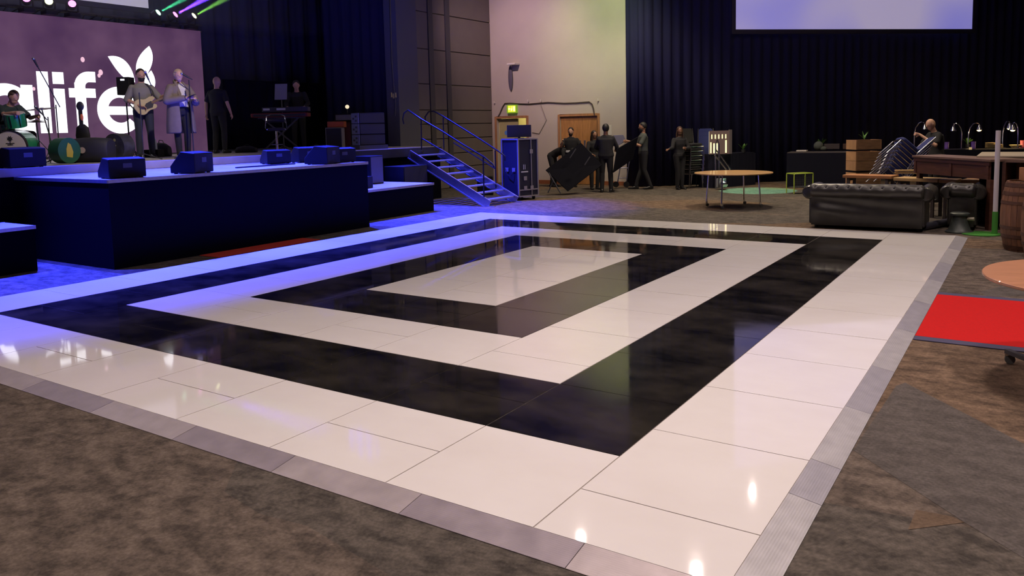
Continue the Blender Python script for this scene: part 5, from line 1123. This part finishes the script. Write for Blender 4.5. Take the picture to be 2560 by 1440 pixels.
# heat lamps and buffet ware
HG = mat('heat_lamp_glow', (.6, .5, .3), .4, emit=(1, .68, .22), estr=5)
def heat_lamp(bx, by, hx, hy, lit, label, z=.951):
    b0 = P(bx, by, z); D_ = (b0 - CAM).dot(FWD); top = PD(hx, hy, D_); t = thing('heat_lamp', label, 'lamp', (b0.x, b0.y, z)); o = V(t.location)
    hd = top - o; mx = hd * .5; ht = hd.z + .14
    MB().lathe([(.001, 0), (.09, 0), (.09, .01), (.03, .025), (.001, .03)], n=24).build('base', CHR, t, smooth=True)
    hx_ = V((hd.x, hd.y, 0)); pts = [V((0, 0, .02)), V((0, 0, ht * .62)), V((0, 0, ht * .80)) + hx_ * .10, V((0, 0, ht * .95)) + hx_ * .38, V((0, 0, ht)) + hx_ * .68, V((0, 0, ht * .98)) + hx_ * .92, hd + V((0, 0, .07))]
    MB().tube(pts, .013, 8).build('arm', CHR, t, smooth=True)
    sh = MB().lathe([(.02, .09), (.035, .085), (.05, .03), (.085, -.04), (.09, -.055), (.083, -.055), (.045, .025), (.02, .07)], c=hd, n=24).build('lamp_shade', CHR, t, smooth=True)
    if lit:
        MB().sph(hd + V((0, 0, -.045)), .05, (1.2, 1.2, .9), 14, 8).build('bulb', HG, sh, smooth=True)
        l = lamp('POINT', 'heat_lamp_light', top + V((0, 0, -.13)), 9, (1, .68, .3), .04)
    return t
heat_lamp(2285, 374, 2312, 318, False, 'unlit heat lamp with curved chrome arm behind the bald man')
heat_lamp(2403, 372, 2383, 322, False, 'unlit chrome heat lamp, left of the plant on the buffet')
heat_lamp(2420, 370, 2448, 320, True, 'glowing heat lamp right of the plant, its arm curving to the right')
heat_lamp(2506, 370, 2524, 316, True, 'left of the two crossed glowing heat lamps at the right edge')
heat_lamp(2544, 370, 2532, 320, True, 'right of the two crossed glowing heat lamps at the right edge')
def stuff_on(name, px, py, prof, m, label, cat, z=.951, group=None, n=24):
    q = P(px, py, z); o = MB().lathe(prof, n=n).build(name, m, None, smooth=True); o.location = (q.x, q.y, z); tag(o, label, cat, group); return o
CUP = mat('purple_cup', (.20, .10, .45), .4); YC = mat('warm_plate', (.55, .45, .25), .4)
cupp = [(.001, 0), (.05, 0), (.058, .07), (.052, .08), (.06, .19), (.052, .19), (.045, .09), (.001, .08)]
stuff_on('plastic_cup', 2366, 373, cupp, CUP, 'purple cup on the buffet, left of the unlit heat lamp', 'cup'); stuff_on('plastic_cup', 2433, 372, cupp, CUP, 'purple cup on the buffet, right of the small plant', 'cup')
stuff_on('plastic_cup', 2556, 369, cupp, mat('pink_cup', (.55, .12, .16), .4), 'pink and red cup at the right edge of the photo', 'cup')
for i, (px, nn_) in enumerate(((2476, 9), (2494, 6))):
    for k in range(nn_):
        zz = .951 + k * .016; q = P(px, 370, .951); o = MB().lathe([(.001, 0), (.07, 0), (.125, .013), (.125, .016), (.07, .005), (.001, .005)], n=28).build('plate', YC, None, smooth=True); o.location = (q.x, q.y, zz)
        tag(o, (ORD[k] + ' from the bottom' if k < nn_ - 1 else 'topmost') + ' plate in the ' + ('taller left' if i == 0 else 'shorter right') + ' stack under the heat lamps', 'plate', 'plate stacks under the heat lamps')
stuff_on('bread_bowl', 2540, 369, [(.001, 0), (.1, 0), (.16, .07), (.15, .075), (.001, .05)], YC, 'yellow-lit shallow bowl under the crossed heat lamps', 'bowl')
stuff_on('candle', 2426, 374, [(.001, 0), (.035, 0), (.035, .06), (.001, .06)], mat('cream_wax', (.6, .5, .3), .5, emit=(1, .7, .3), estr=.3), 'small cream candle in front of the plant on the buffet', 'candle')
q = P(2384, 374, .951); o = MB().box(-.45, .45, -.05, .05, 0, .03).build('serving_rail', SIL, None, bevel=.01); o.location = (q.x, q.y - .15, .951); o.rotation_euler = (0, 0, YAW); tag(o, 'long silver serving tray edge on the buffet left of the plant', 'tray')
# ------------------------------------------------------------------ flight case
A_, B_, C_ = P(1250, 490), P(1298, 502), P(1337, 493); ang = atan2((C_ - B_).y, (C_ - B_).x); 
t = thing('flight_case', 'tall dark flight case with aluminium edges on casters at the foot of the stairs', 'case', (B_.x, B_.y, 0), YAW + radians(50))
W1, W2, HH, zb = .62, .62, 1.40, .10
t.rotation_euler = (0, 0, YAW + radians(40)); fcm = mat('dark_blue_laminate', (.012, .013, .03), .5)
MB().box(.01, W2 - .01, .01, W1 - .01, zb + .01, zb + HH - .01).build('body', fcm, t)
ed = MB()
for x in (0, W2):
    for y in (0, W1): ed.box(x - .018, x + .018, y - .018, y + .018, zb, zb + HH)
for z_ in (zb, zb + HH):
    for y in (0, W1): ed.box(0, W2, y - .016, y + .016, z_ - .016, z_ + .016)
    for x in (0, W2): ed.box(x - .016, x + .016, 0, W1, z_ - .016, z_ + .016)
ed.box(W2 * .66 - .012, W2 * .66 + .012, -.016, .0, zb, zb + HH); ed.box(0, W2, -.016, 0, zb + .14, zb + .17)
ed.build('aluminium_edge', mat('worn_aluminium', (.38, .36, .40), .45, .6), t)
for x, z_ in ((.20, .95 * HH * .33 + zb), (.2, zb + .2), (W2 * .66, zb + HH * .78), (W2 * .66, zb + .2)): MB().box(x - .05, x + .05, -.024, -.017, z_ - .05, z_ + .05).build('latch', MATS['worn_aluminium'], t, bevel=.004)
for y in (.18, .44): MB().box(-.008, -.001, y - .06, y + .06, zb + .60, zb + .70).build('handle', MATS['worn_aluminium'], t, bevel=.004)
lb = MB(); lb.box(.08, .30, -.010, -.002, zb + .585, zb + .615); lb.box(.15, .165, -.010, -.002, zb + .66, zb + .78); lb.box(.20, .215, -.010, -.002, zb + .66, zb + .78); lb.build('label_marking', mat('label_white', (.5, .5, .5), .6), t)
for x in (.08, W2 - .08):
    for y in (.08, W1 - .08): MB().cone((x - .015, y, .048), (x + .015, y, .048), .047, .047, 16).build('caster', BP_, t, smooth=True)
MB().tube([(-.01, .15, zb + .62), (-.05, .25, zb + .50), (-.03, .4, zb + .52), (-.01, .5, zb + .70)], .008, 6).build('cable', BP_, t, smooth=True)
t2 = thing('monitor_screen', 'black flat monitor lying tilted on top of the tall flight case', 'monitor', V((B_.x, B_.y, zb + HH + .017)) + (Matrix.Rotation(YAW + radians(40), 3, 'Z') @ V((.30, .30, 0))), YAW)
MB().box(-.30, .30, -.02, .02, .03, .33).build('screen', BP_, t2, bevel=.006); MB().box(-.12, .12, -.1, .1, 0, .012).build('stand', BP_, t2); MB().box(-.03, .03, .021, .04, .012, .2).build('neck', BP_, t2)
# ------------------------------------------------------------------ things on the plaster wall
yq = YW - .03
def W(px, py, off=.03): return PY(px, py, YW - off)
t = thing('wall_cable', 'black cable swagged along hooks above the two doors', 'cable', W(1262, 258)); o = V(t.location)
pts = [(1245, 292), (1250, 283), (1256, 268), (1262, 258.5), (1275, 258), (1300, 259.5), (1322, 260), (1345, 258), (1370, 256), (1390, 257), (1410, 258), (1440, 257), (1473, 254.5), (1480, 260), (1484, 272), (1486, 288)]
MB().tube([W(*p) - o for p in pts], .016, 8).build('cable', mat('cable_dark', (.05, .035, .03), .6), t, smooth=True)
for i, p in enumerate(((1238, 258), (1322, 254), (1354, 254), (1497, 252))):
    q = W(*p, .0); b = MB().tube([q + V((0, -.002, .0)), q + V((0, -.06, .0)), q + V((0, -.06, .07))], .014, 8).build('wall_hook', mat('white_hook', (.7, .66, .62), .5), None, smooth=True)
    tag(b, ('white wall hook left of the exit sign', 'white wall hook between the two doors, left one', 'white wall hook between the two doors, right one', 'white wall hook above the right edge of the oak doors')[i], 'hook')
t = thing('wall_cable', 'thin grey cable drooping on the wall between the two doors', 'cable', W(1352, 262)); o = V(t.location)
MB().tube([W(*p, .018) - o for p in ((1352, 262), (1358, 278), (1366, 300), (1360, 312), (1348, 334), (1330, 331))], .009, 6).build('cable', mat('cable_grey', (.22, .19, .18), .7), t, smooth=True)  # grey tube following the shadow line of the cable on the wall
a, b_ = W(1270, 283), W(1293, 262); w_, h_ = b_.x - a.x, b_.z - a.z
t = thing('exit_sign', 'glowing yellow-green emergency exit sign with running man above the open doorway', 'exit sign', (a.x, YW - .10, a.z))
MB().box(0, w_, 0, .098, 0, h_).build('housing', mat('sign_green', (.10, .22, .02), .5, emit=(.25, .45, .02), estr=.6), t, bevel=.006)
MB().box(.05, w_ - .02, -.004, -.001, .03, h_ - .02).build('face', mat('sign_lit', (.5, .5, .1), .5, emit=(.55, .62, .02), estr=1.2), t)
g_ = MB(); yy0, yy1 = -.008, -.005
def gp(poly): g_.prism([(.05 + (w_ - .07) * u, .03 + (h_ - .05) * v) for u, v in poly], 'y', yy0, yy1)
gp([(.04, .5), (.16, .72), (.16, .58), (.30, .58), (.30, .42), (.16, .42), (.16, .28)]); gp([(.42, .18), (.50, .18), (.60, .50), (.54, .62), (.40, .50)]); gp([(.50, .70), (.58, .70), (.58, .82), (.50, .82)]); gp([(.72, .14), (.92, .14), (.92, .86), (.72, .86)])
g_.build('pictogram', mat('sign_white', (.9, .9, .5), .5, emit=(1, 1, .35), estr=1.6), t)
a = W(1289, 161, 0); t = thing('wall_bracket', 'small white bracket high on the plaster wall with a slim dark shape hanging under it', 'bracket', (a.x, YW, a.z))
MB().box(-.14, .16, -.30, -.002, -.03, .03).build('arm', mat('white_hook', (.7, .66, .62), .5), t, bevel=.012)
MB().sph((-.17, -.06, -.42), .40, (.20, .10, 1.0), 16, 14).build('hanging_cover', mat('slate_cloth', (.10, .09, .13), .8), t, smooth=True)  # solid dark body standing in for the shadow below the bracket
a = W(1525, 324, 0); t = MB().box(-.06, .06, -.012, -.002, -.16, .14).build('wall_notice', mat('paper_white', (.62, .60, .55), .7), None); t.location = (a.x, YW, a.z); tag(t, 'white paper notice on the plaster wall behind the dark hooded head', 'notice')
# ------------------------------------------------------------------ lights
WARM = (1, .80, .73)
for x, y, e, sz in ((-6.85, 11.2, 60, .13), (-4.3, 11.2, 80, .13), (-4.4, 15.2, 40, .06)):
    lamp('AREA', 'ceiling_downlight', (x, y, 7.0), e, WARM, sz)
for x, y, e in ((-3.8, 14.6, 2900), (-8.0, 15.6, 2700), (-2.4, 4.6, 600), (.3, 4.6, 2100), (-2.4, -.8, 2300), (2.6, 1.5, 2300), (2.6, 9, 1300), (-5.2, -1.8, 950), (.8, 16.5, 1200), (-1.2, 9.6, 800)):
    lamp('SPOT', 'ceiling_spot', (x, y, 7.2), e * .40, WARM if y < 13 else (1, .82, .58), .25, (x, y, 0), 112, .8)
BL = (.03, .042, 1)
for y, e in ((1.2, 900), (3.6, 1100), (5.4, 1100), (7.2, 1100), (9.4, 1200), (11.6, 1000)):
    lamp('SPOT', 'blue_stage_wash', (-12.3, y, 7.2), e * 18, BL, .04, (-9.6, y, 0), 46, .8)
lamp('SPOT', 'front_of_house_wash', (-5.5, 4.0, 7.6), 2300, (1, .84, .72), .1, (-13.2, 5.6, 2.3), 32, .9)  # unseen fill lamp added to brighten the singer and band
lamp('SPOT', 'yellow_wall_wash', (-8.5, 14.2, 7.0), 720, (.85, 1, .35), .1, (-9.8, 18.4, 4.8), 55, 1)
lamp('SPOT', 'pink_wall_wash', (-11.5, 13.0, 7.0), 1100, (1, .66, .66), .1, (-12.6, 18.4, 4.0), 60, 1)
lamp('SPOT', 'green_floor_spot', (-5.2, 15.0, 7.0), 5500, (.28, 1, .62), .03, P(1893, 477), 15, .12)
w = bpy.data.worlds.new('world'); bpy.context.scene.world = w; w.use_nodes = True
w.node_tree.nodes['Background'].inputs[0].default_value = (.05, .05, .08, 1); w.node_tree.nodes['Background'].inputs[1].default_value = .3
sc = bpy.context.scene
sc.view_settings.view_transform = 'Standard'; sc.view_settings.look = 'None'; sc.view_settings.gamma = 1; sc.view_settings.exposure = 0.0
sc.cycles.max_bounces = 6; sc.cycles.diffuse_bounces = 3; sc.cycles.glossy_bounces = 3; sc.cycles.transmission_bounces = 4; sc.cycles.volume_bounces = 0; sc.cycles.sample_clamp_indirect = 4
sc.cycles.use_denoising = True
